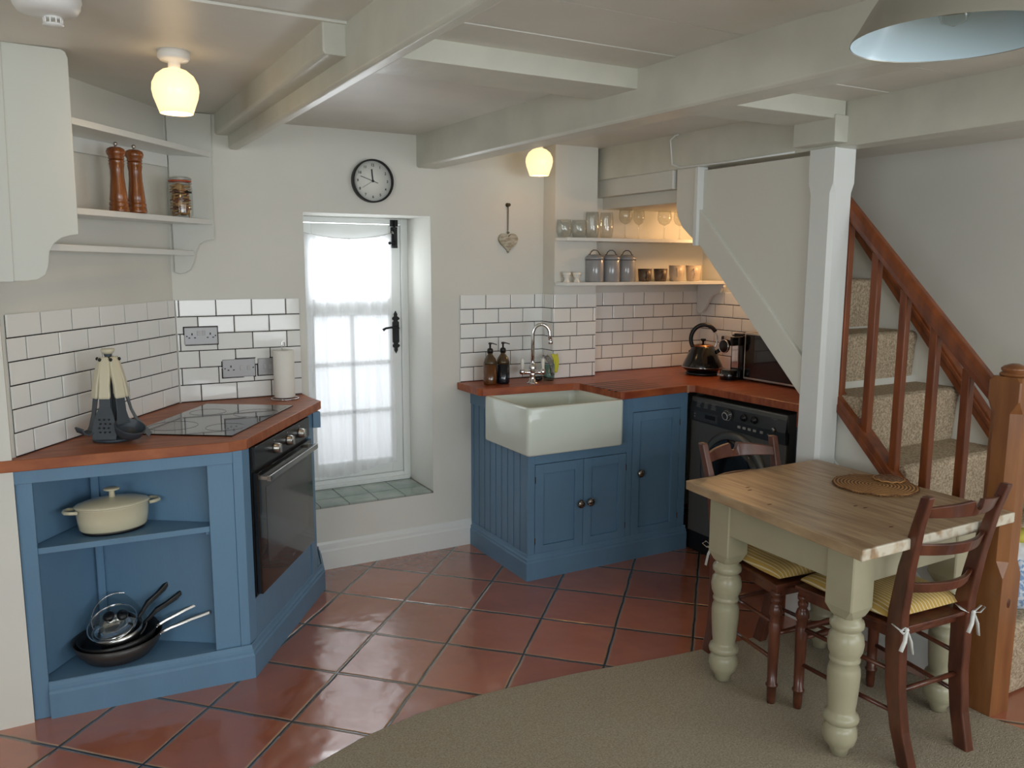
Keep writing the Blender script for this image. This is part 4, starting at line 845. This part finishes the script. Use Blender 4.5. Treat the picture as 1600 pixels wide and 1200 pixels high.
# ------------------------------------------------------------------ casserole and pans
cs = thing('casserole', (.128, 3.145, .5995), 'cream oval lidded casserole on the upper blue corner shelf', 'casserole', rz=.12)
crm = mat('cream_enamel', (204, 197, 170), .22, coat=.4)
EX, EY = 1.0, .68
g = G(); g.lathe([(.098, .0), (.104, .004), (.105, .012)], 56, sx=EX, sy=EY); g.build('base', blackp, cs)
g = G(); g.lathe([(.104, .010), (.111, .018), (.116, .050), (.120, .092), (.122, .094), (.001, .094)], 56, sx=EX, sy=EY); g.build('pot_body', crm, cs)
g = G(); g.lathe([(.1235, .096), (.1245, .100), (.116, .105), (.085, .114), (.04, .120), (.001, .122)], 56, sx=EX, sy=EY); ldc = g.build('lid', crm, cs)
g = G(); g.lathe([(.011, .120), (.009, .138), (.011, .145), (.027, .148), (.027, .152), (.020, .155), (.001, .155)], 28); g.build('knob', crm, ldc)
for s in (-1, 1):
    g = G(); g.tube([(s*.116, -.030, .088), (s*.138, -.028, .090), (s*.152, -.016, .090), (s*.155, 0, .090), (s*.152, .016, .090), (s*.138, .028, .090), (s*.116, .030, .088)], .0065, 10); g.build('handle', crm, cs)
panb = mat('pan_black', (30, 29, 30), .35, .2); pang = mat('pan_grey', (62, 60, 60), .35, .3)
PZ = .1265
def pan(name, loc_, rz, lb, r, h, mo, hk_, tilt_=(0, 0)):
    t = thing(name, loc_, lb, 'pan', rz=rz, group='pans in the lower corner shelf'); t.rotation_euler = (tilt_[0], tilt_[1], rz)
    g = G(); g.lathe([(.001, 0), (r*.62, 0), (r*.74, .004), (r*.93, h*.55), (r, h), (r-.003, h), (r*.91-.002, h*.55), (r*.7, .008), (.001, .006)], 56, cap=False); g.build('pan_body', mo, t)
    if hk_ == 'steel':
        g = G(); q = lambda x, z, w_: [(x, -w_, z), (x, w_, z), (x, w_*.6, z+.010), (x, -w_*.6, z+.010)]
        g.strip([q(r-.005, h-.018, .008), q(r+.03, h-.004, .009), q(r+.10, h+.018, .012), q(r+.17, h+.036, .013)]); g.build('handle', steel, t, bevel=.002)
        g = G(); g.lathe([(.001, -.004), (.006, 0), (.001, .004)], 10, (r-.006, -.012, h-.014)); g.lathe([(.001, -.004), (.006, 0), (.001, .004)], 10, (r-.006, .012, h-.014)); g.build('rivets', chrome, t)
    else:
        g = G(); q = lambda x, z, w_, th: [(x, -w_, z), (x, w_, z), (x, w_*.7, z+th), (x, -w_*.7, z+th)]
        g.strip([q(r, h-.022, .007, .008), q(r+.022, h-.010, .010, .012), q(r+.05, h+.010, .012, .016), q(r+.09, h+.022, .010, .016), q(r+.125, h+.036, .012, .018), q(r+.145, h+.050, .010, .014)]); g.build('handle', blackp, t, bevel=.003)
    return t
pan('frying_pan', (.118, 3.150, PZ+.004), -.22, 'wide grey frying pan at the bottom of the pan stack', .150, .072, pang, 'steel', (0, -.03))
pan('frying_pan', (.122, 3.156, PZ+.026), -.10, 'black frying pan nested inside the wide grey one', .136, .060, panb, 'steel', (0, -.10))
pan('saucepan', (.124, 3.150, PZ+.046), .06, 'polished steel saucepan tilted inside the frying pans', .086, .062, steel, 'black', (.10, -.14))
pan('small_saucepan', (.122, 3.156, PZ+.072), .24, 'smaller steel saucepan nested topmost with raised black handle', .074, .044, chrome, 'black', (.12, -.30))
def lid(loc_, rot, r, lb):
    t = thing('pan_lid', loc_, lb, 'pan lid', group='glass pan lids'); t.rotation_euler = rot
    g = G(); g.lathe([(r-.003, 0), (r*.8, .008), (r*.4, .016), (.001, .018), (.001, .0165), (r*.4, .0145), (r*.8, .0065), (r-.004, -.001)], 48, cap=False); g.build('lid_glass', glass, t)
    g = G(); g.lathe([(r-.004, -.002), (r, -.001), (r, .003), (r-.004, .002), (r-.004, -.002)], 48, cap=False); g.build('lid_rim', chrome, t)
    g = G(); g.lathe([(.008, .018), (.008, .024), (.014, .03), (.020, .037), (.020, .043), (.014, .048), (.001, .049)], 24); g.build('knob', blackp, t)
    g = G(); g.lathe([(.012, .0178), (.015, .0182), (.012, .020)], 24, cap=False); g.build('knob_ring', chrome, t)
lid((.100, 3.136, PZ+.130), (.42, -.30, 0), .086, 'small glass lid tilted on the topmost saucepan')
lid((.130, 3.222, PZ+.108), (.95, -.05, .25), .098, 'larger glass lid leaning against the back of the shelf behind the pans')

# ------------------------------------------------------------------ things at the sink
amb = mat('amber_glass', (92, 54, 24), .06, coat=.5); dkb = mat('dark_blue_bottle', (18, 20, 30), .06, coat=.5)
amu = mat('amber_glass_upper', (74, 58, 36), .08, coat=.5)
for x, m_, lb, lo in ((1.983, amb, 'amber pump bottle of brown soap left of the dark one', 'brown soap'), (2.060, dkb, 'dark pump bottle beside the sink tap', 'dark soap')):
    t = thing('soap_bottle', (x, 3.80, .91), lb, 'soap bottle', rz=-.4, group='pump bottles')
    g = G(); g.lathe([(.001, 0), (.031, 0), (.035, .005), (.036, .012), (.036, .106)], 40); g.build('filled_glass', m_, t)
    g = G(); g.lathe([(.036, .1062), (.035, .118), (.028, .138), (.018, .152), (.013, .160), (.013, .170)], 40); g.build('upper_glass', amu, t)
    g = G(); g.lathe([(.016, .166), (.016, .184), (.012, .190), (.005, .193), (.005, .212)], 24); g.build('pump_collar', blackp, t)
    g = G(); g.lathe([(.009, .212), (.010, .216), (.006, .222), (.001, .222)], 16); g.strip([[(-.008, -.007, .212), (-.008, .007, .212), (-.008, .006, .222), (-.008, -.006, .222)], [(.012, -.006, .214), (.012, .006, .214), (.012, .005, .221), (.012, -.005, .221)], [(.036, -.004, .208), (.036, .004, .208), (.036, .003, .213), (.036, -.003, .213)]]); g.build('pump_nozzle', blackp, t)
tp = thing('mixer_tap', (2.205, 3.735, .91), 'chrome swan-neck mixer tap with white lever handles', 'tap', rz=-.45)
g = G(); g.lathe([(.032, 0), (.032, .003), (.020, .008), (.013, .030), (.015, .04), (.017, .05), (.013, .06), (.011, .065)], 28); g.lathe([(.013, .05), (.019, .064), (.020, .085), (.016, .10), (.011, .106), (.011, .11)], 28); g.build('tap_body', chrome, tp)
g = G(); g.tube([(0, 0, .10), (0, 0, .24)]+[(.045-.045*math.cos(i*PI/10), -.0, .26+.055*math.sin(i*PI/10)) for i in range(0, 10)]+[(.090, 0, .255), (.094, 0, .225)], .0095, 14); g.lathe([(.011, -.012), (.013, -.008), (.013, .004), (.010, .010)], 20, (.0945, 0, .222)); g.build('spout', chrome, tp)
g = G(); g.tube([(-.055, 0, .058), (-.03, 0, .058), (0, 0, .058), (.03, 0, .058), (.055, 0, .058)], [.013, .011, .012, .011, .013], 14)
for s in (-1, 1): g.lathe([(.006, -.016), (.015, -.010), (.016, 0), (.013, .010), (.008, .016)], 20, (s*.055, 0, .062))
g.build('cross_arm', chrome, tp)
for s in (-1, 1):
    g = G(); g.lathe([(.007, .076), (.0085, .08), (.0105, .125), (.010, .130)], 20, (s*.055, 0, 0)); lv = g.build('lever', china, tp)
    g = G(); g.lathe([(.007, .130), (.006, .135), (.001, .137)], 14, (s*.055, 0, 0)); g.build('lever_cap', chrome, lv)
gb = thing('brush_tumbler', (2.338, 3.785, .91), 'pale turquoise glass tumbler holding cloths behind the tap', 'tumbler')
g = G(); g.lathe([(.001, 0), (.028, 0), (.031, .01), (.034, .09), (.032, .09), (.029, .012), (.001, .008)], 32, cap=False); g.build('glass_cup', thin_glass('turquoise_glass', (.72, .86, .85), 1.3), gb)
def rag(name, c, pts, m_, lb, wv):
    t = thing(name, c, lb, 'cloth')
    def f(u, v):
        p0 = Vector(pts[0])*(1-v)**2+Vector(pts[1])*2*v*(1-v)+Vector(pts[2])*v*v
        return (p0.x+(u-.5)*wv*(1-.5*v), p0.y+.004*math.sin(u*14+v*6), p0.z+.004*math.sin(u*9))
    g = G(); g.grid(12, 12, f); g.build('cloth', m_, t, solid=.003)
rag('dish_cloth', (2.338, 3.785, .93), [(.022, -.024, .125), (.030, -.036, .09), (.024, -.034, .025)], mat('yellow_cloth', (206, 204, 70), .7), 'yellow cleaning cloth folded over the turquoise tumbler rim', .04)
rag('scourer', (2.338, 3.785, .93), [(-.030, -.010, .118), (-.012, -.03, .11), (.004, -.037, .01)], mat('steel_wool', (150, 146, 140), .4, .5, rgb2=(70, 70, 66), vscale=120), 'silvery mesh scourer hanging from the turquoise tumbler', .035)
g = G(); g.lathe([(.001, 0), (.020, .003), (.026, .014), (.018, .024), (.001, .027)], 20, sx=1.1, sy=.8); o = g.build('sink_plug', blackp); o.location = (2.278, 3.80, .91); tagp(o, 'black rubber sink plug lying behind the tap', 'plug')

# ------------------------------------------------------------------ kettle, coffee machine, microwave
kt = thing('kettle', (3.262, 3.585, .91), 'black pyramid kettle with loop handle and copper lid top', 'kettle', rz=-.74)
bkg = mat('gloss_black', (12, 12, 14), .12, coat=.6); cop = mat('copper', (190, 130, 90), .2, 1)
g = G(); g.lathe([(.085, 0), (.092, .003), (.094, .012), (.085, .016)], 40); g.build('power_base', blackp, kt)
g = G(); g.lathe([(.085, .016), (.102, .028), (.116, .042), (.117, .047), (.104, .075), (.064, .160), (.060, .164), (.001, .165)], 48); g.build('kettle_body', bkg, kt)
g = G(); g.lathe([(.1172, .0445), (.1185, .0455), (.1172, .0475)], 48, cap=False); g.build('chrome_ring', chrome, kt)
g = G(); g.lathe([(.060, .1645), (.058, .169), (.035, .176), (.008, .179)], 36); lk = g.build('lid', cop, kt)
g = G(); g.lathe([(.006, .178), (.006, .190), (.012, .195), (.017, .201), (.015, .206), (.001, .208)], 20); g.build('lid_knob', blackp, lk)
g = G(); g.strip([[(.058, -.014, .10), (.058, .014, .10), (.060, .010, .135), (.060, -.010, .135)], [(.108, -.008, .142), (.108, .008, .142), (.094, .006, .156), (.094, -.006, .156)]]); g.build('spout', bkg, kt, bevel=.003)
arc = [(.004+.074*math.cos(a), 0, .205+.082*math.sin(a)) for a in [math.radians(x) for x in range(-40, 225, 8)]]
g = G(); n_ = len(arc); g.tube(arc[9:], [.012]*(n_-9), 12); g.tube([arc[-1], (-.072, 0, .130), (-.076, 0, .105)], [.012, .010, .006], 12); g.build('handle', blackp, kt)
g = G(); g.tube(arc[:11], .0045, 8); g.build('handle_arch', chrome, kt)

cm = thing('coffee_machine', (3.20, 3.350, .91), 'slim black capsule coffee machine between the kettle and the microwave', 'coffee machine', rz=-PI/2)
g = G(); g.box((-.048, .10, 0), (.044, .24, .245)); g.box((-.048, .02, .19), (.044, .12, .240)); g.build('machine_body', bkg, cm, bevel=.006)
g = G(); g.lathe([(.052, 0), (.054, .004), (.054, .052), (.050, .055), (.001, .055)], 36, (0, .05, 0)); g.box((-.05, .05, 0), (.05, .14, .05)); g.build('drip_tray', bkg, cm)
g = G(); g.box((-.036, .094, .058), (.014, .101, .19)); g.build('chrome_column', chrome, cm, bevel=.003)
g = G(); g.T = TR(-.012, .02, .185, 0, PI/2); g.lathe([(.037, 0), (.037, .012), (.001, .013)], 36); g.build('dial', blackp, cm)
g = G(); g.T = TR(-.012, .02, .185, 0, PI/2); g.lathe([(.034, .012), (.037, .014), (.038, .011), (.0385, .006)], 36, cap=False); g.build('dial_ring', chrome, cm)
g = G(); g.box((-.02, .016, .222), (.03, .022, .242)); g.build('chrome_band', chrome, cm, bevel=.002)
g = G(); g.box((-.03, .10, .244), (.03, .20, .252)); g.build('lid', blackp, cm, bevel=.003)
g = G(); text_into(g, 'BOSCH', .015, Matrix.Translation((-.014, -.0045, .026)) @ Matrix.Rotation(PI/2, 4, 'X'), font_bold=True); g.build('logo', whitep, cm)

mw = thing('microwave', (3.29, 3.055, .91), 'microwave with dark mirrored door on the worktop behind the stair string', 'microwave', rz=-PI/2)
g = G(); g.box((-.235, .012, .012), (.235, .262, .262)); g.build('case', mat('microwave_case', (60, 60, 62), .4, .4), mw, bevel=.006)
g = G(); g.box((-.235, 0, .008), (.235, .014, .266)); dm = g.build('door', mat('pale_steel', (200, 196, 188), .3, .5), mw, bevel=.012, seg=3)
g = G(); g.box((-.223, -.0015, .020), (.223, .004, .254)); g.build('door_glass', blackg, dm, bevel=.001)
for x in (-.2, .2):
    for y in (.04, .23):
        g = G(); g.lathe([(.012, 0), (.012, .013)], 12, (x, y, 0)); g.build('foot', blackp, mw)

# ------------------------------------------------------------------ dining table
TZ = .747
tb = thing('dining_table', (2.33, 1.87, 0), 'scrubbed pine dining table with cream painted turned legs', 'table')
tw = mat('scrubbed_pine', (196, 172, 138), .36, rgb2=(136, 106, 78), vscale=3.5, stretch=(14, 1.2, 4), detail=6, contrast=(.25, .8), bump=.04, bscale=40)
nt = tw.node_tree; N = nt.nodes; L_ = nt.links; bs = N['Principled BSDF']; src = bs.inputs['Base Color'].links[0].from_socket   # worn, whitened near edge
tc = N.new('ShaderNodeTexCoord'); sp = N.new('ShaderNodeSeparateXYZ'); L_.new(tc.outputs['Object'], sp.inputs[0]); mr = N.new('ShaderNodeMapRange'); mr.inputs['From Min'].default_value = -.411; mr.inputs['From Max'].default_value = -.4165; L_.new(sp.outputs[1], mr.inputs[0])
nz = N.new('ShaderNodeTexNoise'); nz.inputs['Scale'].default_value = 22; L_.new(tc.outputs['Object'], nz.inputs[0]); mz = N.new('ShaderNodeMapRange'); mz.inputs['From Min'].default_value = .35; mz.inputs['From Max'].default_value = .55; L_.new(nz.outputs[0], mz.inputs[0])
ml = N.new('ShaderNodeMath'); ml.operation = 'MULTIPLY'; L_.new(mr.outputs[0], ml.inputs[0]); L_.new(mz.outputs[0], ml.inputs[1])
mi = N.new('ShaderNodeMix'); mi.data_type = 'RGBA'; mi.inputs['B'].default_value = lin((206, 198, 180)); L_.new(ml.outputs[0], mi.inputs['Factor']); L_.new(src, mi.inputs['A']); L_.new(mi.outputs['Result'], bs.inputs['Base Color'])
c4 = [(1.940, 1.449), (2.690, 1.452), (2.712, 2.272), (2.008, 2.272)]
g = G(); g.prism(c4, TZ-.035, TZ); top_ = g.build('tabletop', tw, tb, bevel=.004, world=True)
kn = mat('pine_knot', (96, 58, 36), .5)
for x, y in ((2.12, 2.06), (2.14, 2.09), (2.30, 1.72), (2.29, 1.75), (2.05, 1.90), (2.20, 1.55)):
    g = G(); g.lathe([(.001, -.001), (.007, 0), (.001, .0004)], 14, (x, y, TZ), sx=1.5, sy=.6); g.build('knot', kn, top_, world=True)
LGX = [(2.080, 1.592), (2.600, 1.600), (2.618, 2.128), (2.086, 2.120)]
def legprof():
    return [(.018, .008), (.026, .010), (.030, .030), (.034, .034), (.0345, .040), (.046, .050), (.052, .072), (.051, .096), (.044, .110), (.040, .114), (.042, .117), (.052, .122), (.055, .134), (.051, .146), (.043, .152), (.041, .162), (.044, .185), (.048, .24), (.050, .28), (.048, .30), (.041, .318), (.046, .323), (.047, .330), (.044, .335), (.044, .34), (.052, .358), (.055, .382), (.051, .408), (.043, .420), (.040, .424), (.043, .428), (.051, .436), (.052, .446), (.049, .456), (.041, .462), (.041, .47)]
lm = None
for i, (x, y) in enumerate(LGX):
    g = G(); g.lathe(legprof(), 36, (x, y, 0)); b = .05
    def sq(z, e, c=0): return [(x-e+c,y-e,z),(x+e-c,y-e,z),(x+e,y-e+c,z),(x+e,y+e-c,z),(x+e-c,y+e,z),(x-e+c,y+e,z),(x-e,y+e-c,z),(x-e,y-e+c,z)]
    g.strip([sq(.468, .034, .014), sq(.478, .042, .014), sq(.505, b, .004), sq(TZ-.036, b, .004)]); lg = g.build('leg', legp, tb, world=True)
    if i in (0, 3):
        g = G(); g.add([(x-.047, y-.008, .22), (x-.049, y+.0, .215), (x-.048, y+.004, .232), (x-.046, y-.003, .238)], [(0, 1, 2, 3)], False)
for a, b in ((0, 1), (1, 2), (2, 3), (3, 0)):
    (xa, ya_), (xb, yb_) = LGX[a], LGX[b]; d = Vector((xb-xa, yb_-ya_, 0)).normalized(); n = Vector((d.y, -d.x, 0))*.032
    g = G(); g.bar((xa+d.x*.045+n.x, ya_+d.y*.045+n.y, (.585+TZ-.036)/2), (xb-d.x*.045+n.x, yb_-d.y*.045+n.y, (.585+TZ-.036)/2), .022, TZ-.036-.585); g.build('apron', legp, tb, world=True)

# woven mats
wov = bpy.data.materials.new('woven_seagrass'); wov.use_nodes = True; nt = wov.node_tree; N = nt.nodes; L_ = nt.links; b = N['Principled BSDF']; b.inputs['Roughness'].default_value = .7
tc = N.new('ShaderNodeTexCoord'); wv = N.new('ShaderNodeTexWave'); wv.wave_type = 'RINGS'; wv.rings_direction = 'Z'; wv.inputs['Scale'].default_value = 26; wv.inputs['Distortion'].default_value = 1.6; wv.inputs['Detail'].default_value = 3; wv.inputs['Detail Scale'].default_value = 18
L_.new(tc.outputs['Object'], wv.inputs[0]); ns = N.new('ShaderNodeTexNoise'); ns.inputs['Scale'].default_value = 160; L_.new(tc.outputs['Object'], ns.inputs[0])
mm = N.new('ShaderNodeMath'); mm.operation = 'MULTIPLY_ADD'; mm.inputs[1].default_value = .6; L_.new(wv.outputs['Fac'], mm.inputs[0]); m2 = N.new('ShaderNodeMath'); m2.operation = 'MULTIPLY'; m2.inputs[1].default_value = .5; L_.new(ns.outputs[0], m2.inputs[0]); L_.new(m2.outputs[0], mm.inputs[2])
cr = N.new('ShaderNodeValToRGB'); cr.color_ramp.elements[0].position = .25; cr.color_ramp.elements[0].color = lin((78, 46, 22)); cr.color_ramp.elements[1].position = .75; cr.color_ramp.elements[1].color = lin((190, 140, 82)); L_.new(mm.outputs[0], cr.inputs[0]); L_.new(cr.outputs[0], b.inputs['Base Color'])
bp = N.new('ShaderNodeBump'); bp.inputs['Strength'].default_value = .9; bp.inputs['Distance'].default_value = .004; L_.new(mm.outputs[0], bp.inputs['Height']); L_.new(bp.outputs[0], b.inputs['Normal'])
def wmat(name, loc_, r, h, lb, m_=None):
    t = thing(name, loc_, lb, 'table mat', group='woven mats')
    g = G(); g.lathe([(.001, 0), (r-.004, 0), (r, h*.5), (r-.004, h), (.001, h*.9)], 72); g.build('woven_disc', m_ or wov, t)
    g = G(); n = 90; g.tube([((r+.002*math.sin(i*9))*math.cos(i*2*PI/n), (r+.002*math.sin(i*9))*math.sin(i*2*PI/n), h*.55+.0015*math.cos(i*7)) for i in range(n)], .0032, 6, closed=True); g.build('braided_edge', wov, t)
wmat('placemat', (2.560, 1.880, TZ), .143, .008, 'large round woven seagrass placemat on the pine table')
wmat('coaster', (2.655, 1.895, TZ+.0085), .052, .007, 'small round woven coaster lying on the seagrass placemat', mat('coaster_weave', (158, 118, 88), .8, rgb2=(104, 72, 50), vscale=90, bump=.8, bscale=180))

# ------------------------------------------------------------------ chairs
def stripes():
    m = bpy.data.materials.new('striped_cushion'); m.use_nodes = True; nt = m.node_tree; N = nt.nodes; L = nt.links; b = N['Principled BSDF']; b.inputs['Roughness'].default_value = .85
    tc = N.new('ShaderNodeTexCoord'); sp = N.new('ShaderNodeSeparateXYZ'); L.new(tc.outputs['Object'], sp.inputs[0])
    a = N.new('ShaderNodeMath'); a.operation = 'MULTIPLY'; a.inputs[1].default_value = 66; L.new(sp.outputs[0], a.inputs[0])
    f = N.new('ShaderNodeMath'); f.operation = 'FRACT'; L.new(a.outputs[0], f.inputs[0])
    g_ = N.new('ShaderNodeMath'); g_.operation = 'GREATER_THAN'; g_.inputs[1].default_value = .76; L.new(f.outputs[0], g_.inputs[0])
    mx = N.new('ShaderNodeMix'); mx.data_type = 'RGBA'; mx.inputs['A'].default_value = lin((196, 160, 84)); mx.inputs['B'].default_value = lin((222, 208, 168)); L.new(g_.outputs[0], mx.inputs['Factor']); L.new(mx.outputs['Result'], b.inputs['Base Color']); return m
strm = stripes(); tiem = mat('white_tape', (216, 216, 212), .8)
def chair(loc_, rz, lb, clb, top=0):
    t = thing('dining_chair', loc_, lb, 'chair', rz=rz, group='mahogany ladder-back chairs at the table')
    def post(s):
        pts = [(.130, -.236, 0, .036, .048), (.138, -.203, .12, .036, .048), (.144, -.184, .25, .036, .052), (.150, -.178, .40, .036, .056), (.153, -.182, .50, .035, .052), (.160, -.205, .65, .033, .044), (.168, -.238, .79-top*.8, .028, .032), (.174, -.266, .885-top, .027, .030)]
        g = G(); g.strip([[(s*x-w_/2, y-d/2, z), (s*x+w_/2, y-d/2, z), (s*x+w_/2, y+d/2, z), (s*x-w_/2, y+d/2, z)] for x, y, z, w_, d in pts]); return g
    for s in (-1, 1): post(s).build('rear_leg', chairwood, t, bevel=.005)
    for s in (-1, 1):
        g = G(); g.lathe([(.013, 0), (.0155, .03), (.0165, .068), (.021, .070), (.021, .076), (.0165, .079), (.018, .16), (.020, .25), (.020, .305), (.016, .312), (.019, .318), (.016, .325), (.022, .338), (.023, .352), (.018, .368), (.013, .374), (.017, .382), (.018, .392), (.013, .40), (.019, .405), (.019, .42)], 22, (s*.178, .175, 0)); g.build('front_leg', chairwood, t)
    g = G(); g.prism([(-.200, .197), (.200, .197), (.158, -.198), (-.158, -.198)], .438, .452); g.prism([(-.19, .190), (.19, .190), (.155, -.17), (-.155, -.17)], .405, .438); g.build('seat', chairwood, t, bevel=.004)
    def slat(z, h, yb, hx, name, notch=False):
        g = G(); secs = []; n = 48 if notch else 14
        for i in range(n+1):
            u = -1+2*i/n; x = u*hx; y = yb+.006-.048*(1-u*u)
            zt = z+h
            if notch:
                zt = z+h*(.62+.42*(1-abs(u))**.8)
                if abs(u) < .12: zt = z+h*(.42+.5*(abs(u)/.12)**3)
            dy = -.02*h
            secs.append([(x, y-.008, z), (x, y+.008, z), (x, y+.006-.012*h/.05, zt), (x, y-.010-.012*h/.05, zt)])
        g.strip(secs); return g.build(name, chairwood, t, bevel=.003)
    slat(.812-top, .052, -.243, .160, 'crest_rail', True); slat(.688, .038, -.215, .152, 'back_slat'); slat(.562, .034, -.190, .146, 'back_slat')
    for s in (-1, 1):
        for z0, z1 in ((.30, .30), (.17, .17)):
            g = G(); g.tube([(s*.144, -.185, z0), (s*.165, 0, z0), (s*.178, .175, z1)], .0075, 10); g.build('stretcher', chairwood, t)
    g = G(); g.tube([(-.178, .175, .262), (-.10, .175, .262), (-.07, .175, .262), (-.04, .175, .262), (0, .175, .262), (.04, .175, .262), (.07, .175, .262), (.10, .175, .262), (.178, .175, .262)], [.007, .009, .013, .009, .015, .009, .013, .009, .007], 14); g.build('stretcher', chairwood, t)
    g = G(); g.tube([(-.144, -.183, .235), (.144, -.183, .235)], .0085, 12); g.build('stretcher', chairwood, t)
    cu = thing('seat_cushion', loc_, clb, 'cushion', rz=rz, group='yellow striped seat cushions'); cu.location.z = .4525
    def f(top):
        def q(u, v):
            a, b = 2*u-1, 2*v-1; e = max(0, (1-abs(a)**4))**.5*max(0, (1-abs(b)**4))**.5
            x = a*(.194-.026*(1-v)); y = -.168+.362*v; return (x*(1-.03*abs(b)**3), y, .020+(.034*e if top else -.0195*e)+.002*math.sin(u*9)*math.sin(v*8)*e)
        return q
    g = G(); g.grid(28, 28, f(True)); g.grid(28, 28, f(False)); g.build('cushion_pad', strm, cu)
    for s in (-1, 1):
        g = G(); bx, by_, bz_ = s*.152, -.206, .0
        def tape(pts, w_=.007): g.tube(pts, w_, 6, flat=.18)
        tape([(s*.140, -.16, .012), (s*.128, -.19, .006), (bx-.010*s, by_+.002, 0)]); tape([(bx+.016*s, -.175, .008), (bx+.018*s, by_, .0), (bx, by_-.004, .0)])
        tape([(bx, by_-.006, 0), (bx-.02, by_-.014, .016), (bx-.036, by_-.016, .006), (bx-.02, by_-.014, -.006), (bx, by_-.006, 0)] if s < 0 else [(bx, by_-.006, 0), (bx+.024, by_-.014, .022), (bx+.040, by_-.016, .014), (bx+.022, by_-.014, -.002), (bx, by_-.006, 0)], .005)
        tape([(bx, by_-.006, 0), (bx-.016, by_-.016, -.03), (bx-.034, by_-.018, -.058)]); tape([(bx, by_-.006, 0), (bx+.010, by_-.016, -.035), (bx+.020, by_-.016, -.078)])
        g.lathe([(.004, -.006), (.008, 0), (.004, .006)], 10, (bx, by_-.007, 0)); g.build('tie', tiemat if False else tiem, cu)
    return t
chair((2.346, 1.662, 0), -.064, 'mahogany ladder-back chair with its back to the camera at the near side of the table', 'yellow striped cushion with bow ties on the nearest chair')
chair((2.315, 2.078, 0), math.radians(175.5), 'mahogany ladder-back chair tucked under the far side of the table by the washing machine', 'yellow striped cushion on the chair under the far side of the table', .028)

# ------------------------------------------------------------------ bags on the bottom stair
bagm = mat('blue_check_fabric', (120, 150, 190), .8, rgb2=(206, 216, 226), vscale=60, contrast=(.45, .55))
def blob(name, c, r, m_, lb, cat, seed):
    rr_ = random.Random(seed); ph = [rr_.uniform(0, 6) for _ in range(6)]
    def f(u, v):
        a = 2*PI*u; b = PI*(v-.5); k = 1+.07*math.sin(3*a+ph[0])*math.cos(b)+.06*math.sin(5*a+4*b+ph[1])+.04*math.sin(9*a+ph[2]-6*b)
        z = r[2]*math.sin(b)*k; return (r[0]*math.cos(b)**.6*math.cos(a)*k, r[1]*math.cos(b)**.6*math.sin(a)*k, max(z, -r[2]*.8)+r[2]*.8)
    g = G(); g.grid(48, 24, f); o = g.build(name, m_); o.location = c; return tagp(o, lb, cat)
blob('fabric_bag', (3.06, 1.655, .286), (.12, .085, .10), bagm, 'blue and white checked fabric bag on the lowest stair behind the newel post', 'bag', 2)
blob('white_bag', (3.10, 1.66, .455), (.10, .07, .045), mat('white_cloth', (214, 216, 218), .8), 'crumpled white cloth bundle on top of the checked bag', 'cloth', 5)
g = G(); g.lathe([(.001, 0), (.05, .002), (.056, .02), (.04, .035), (.001, .038)], 24, sx=1.2, sy=.8); o = g.build('duster', mat('yellow_duster', (206, 196, 90), .85)); o.location = (3.11, 1.64, .528); tagp(o, 'folded yellow duster on top of the white bundle', 'duster')

# cable clipped along the stair beam
cb = G(); cb.tube([(2.738, 2.50, 2.008), (2.730, 2.9, 2.0065), (2.722, 3.20, 2.012), (2.715, 3.255, 2.03), (2.712, 3.262, 2.10), (2.712, 3.27, 2.15), (2.715, 3.24, 2.168), (2.72, 3.22, 2.171)], .0042, 8)
o = cb.build('cable', trimp); tagp(o, 'thin white cable clipped over the stair beam above the alcove', 'cable')
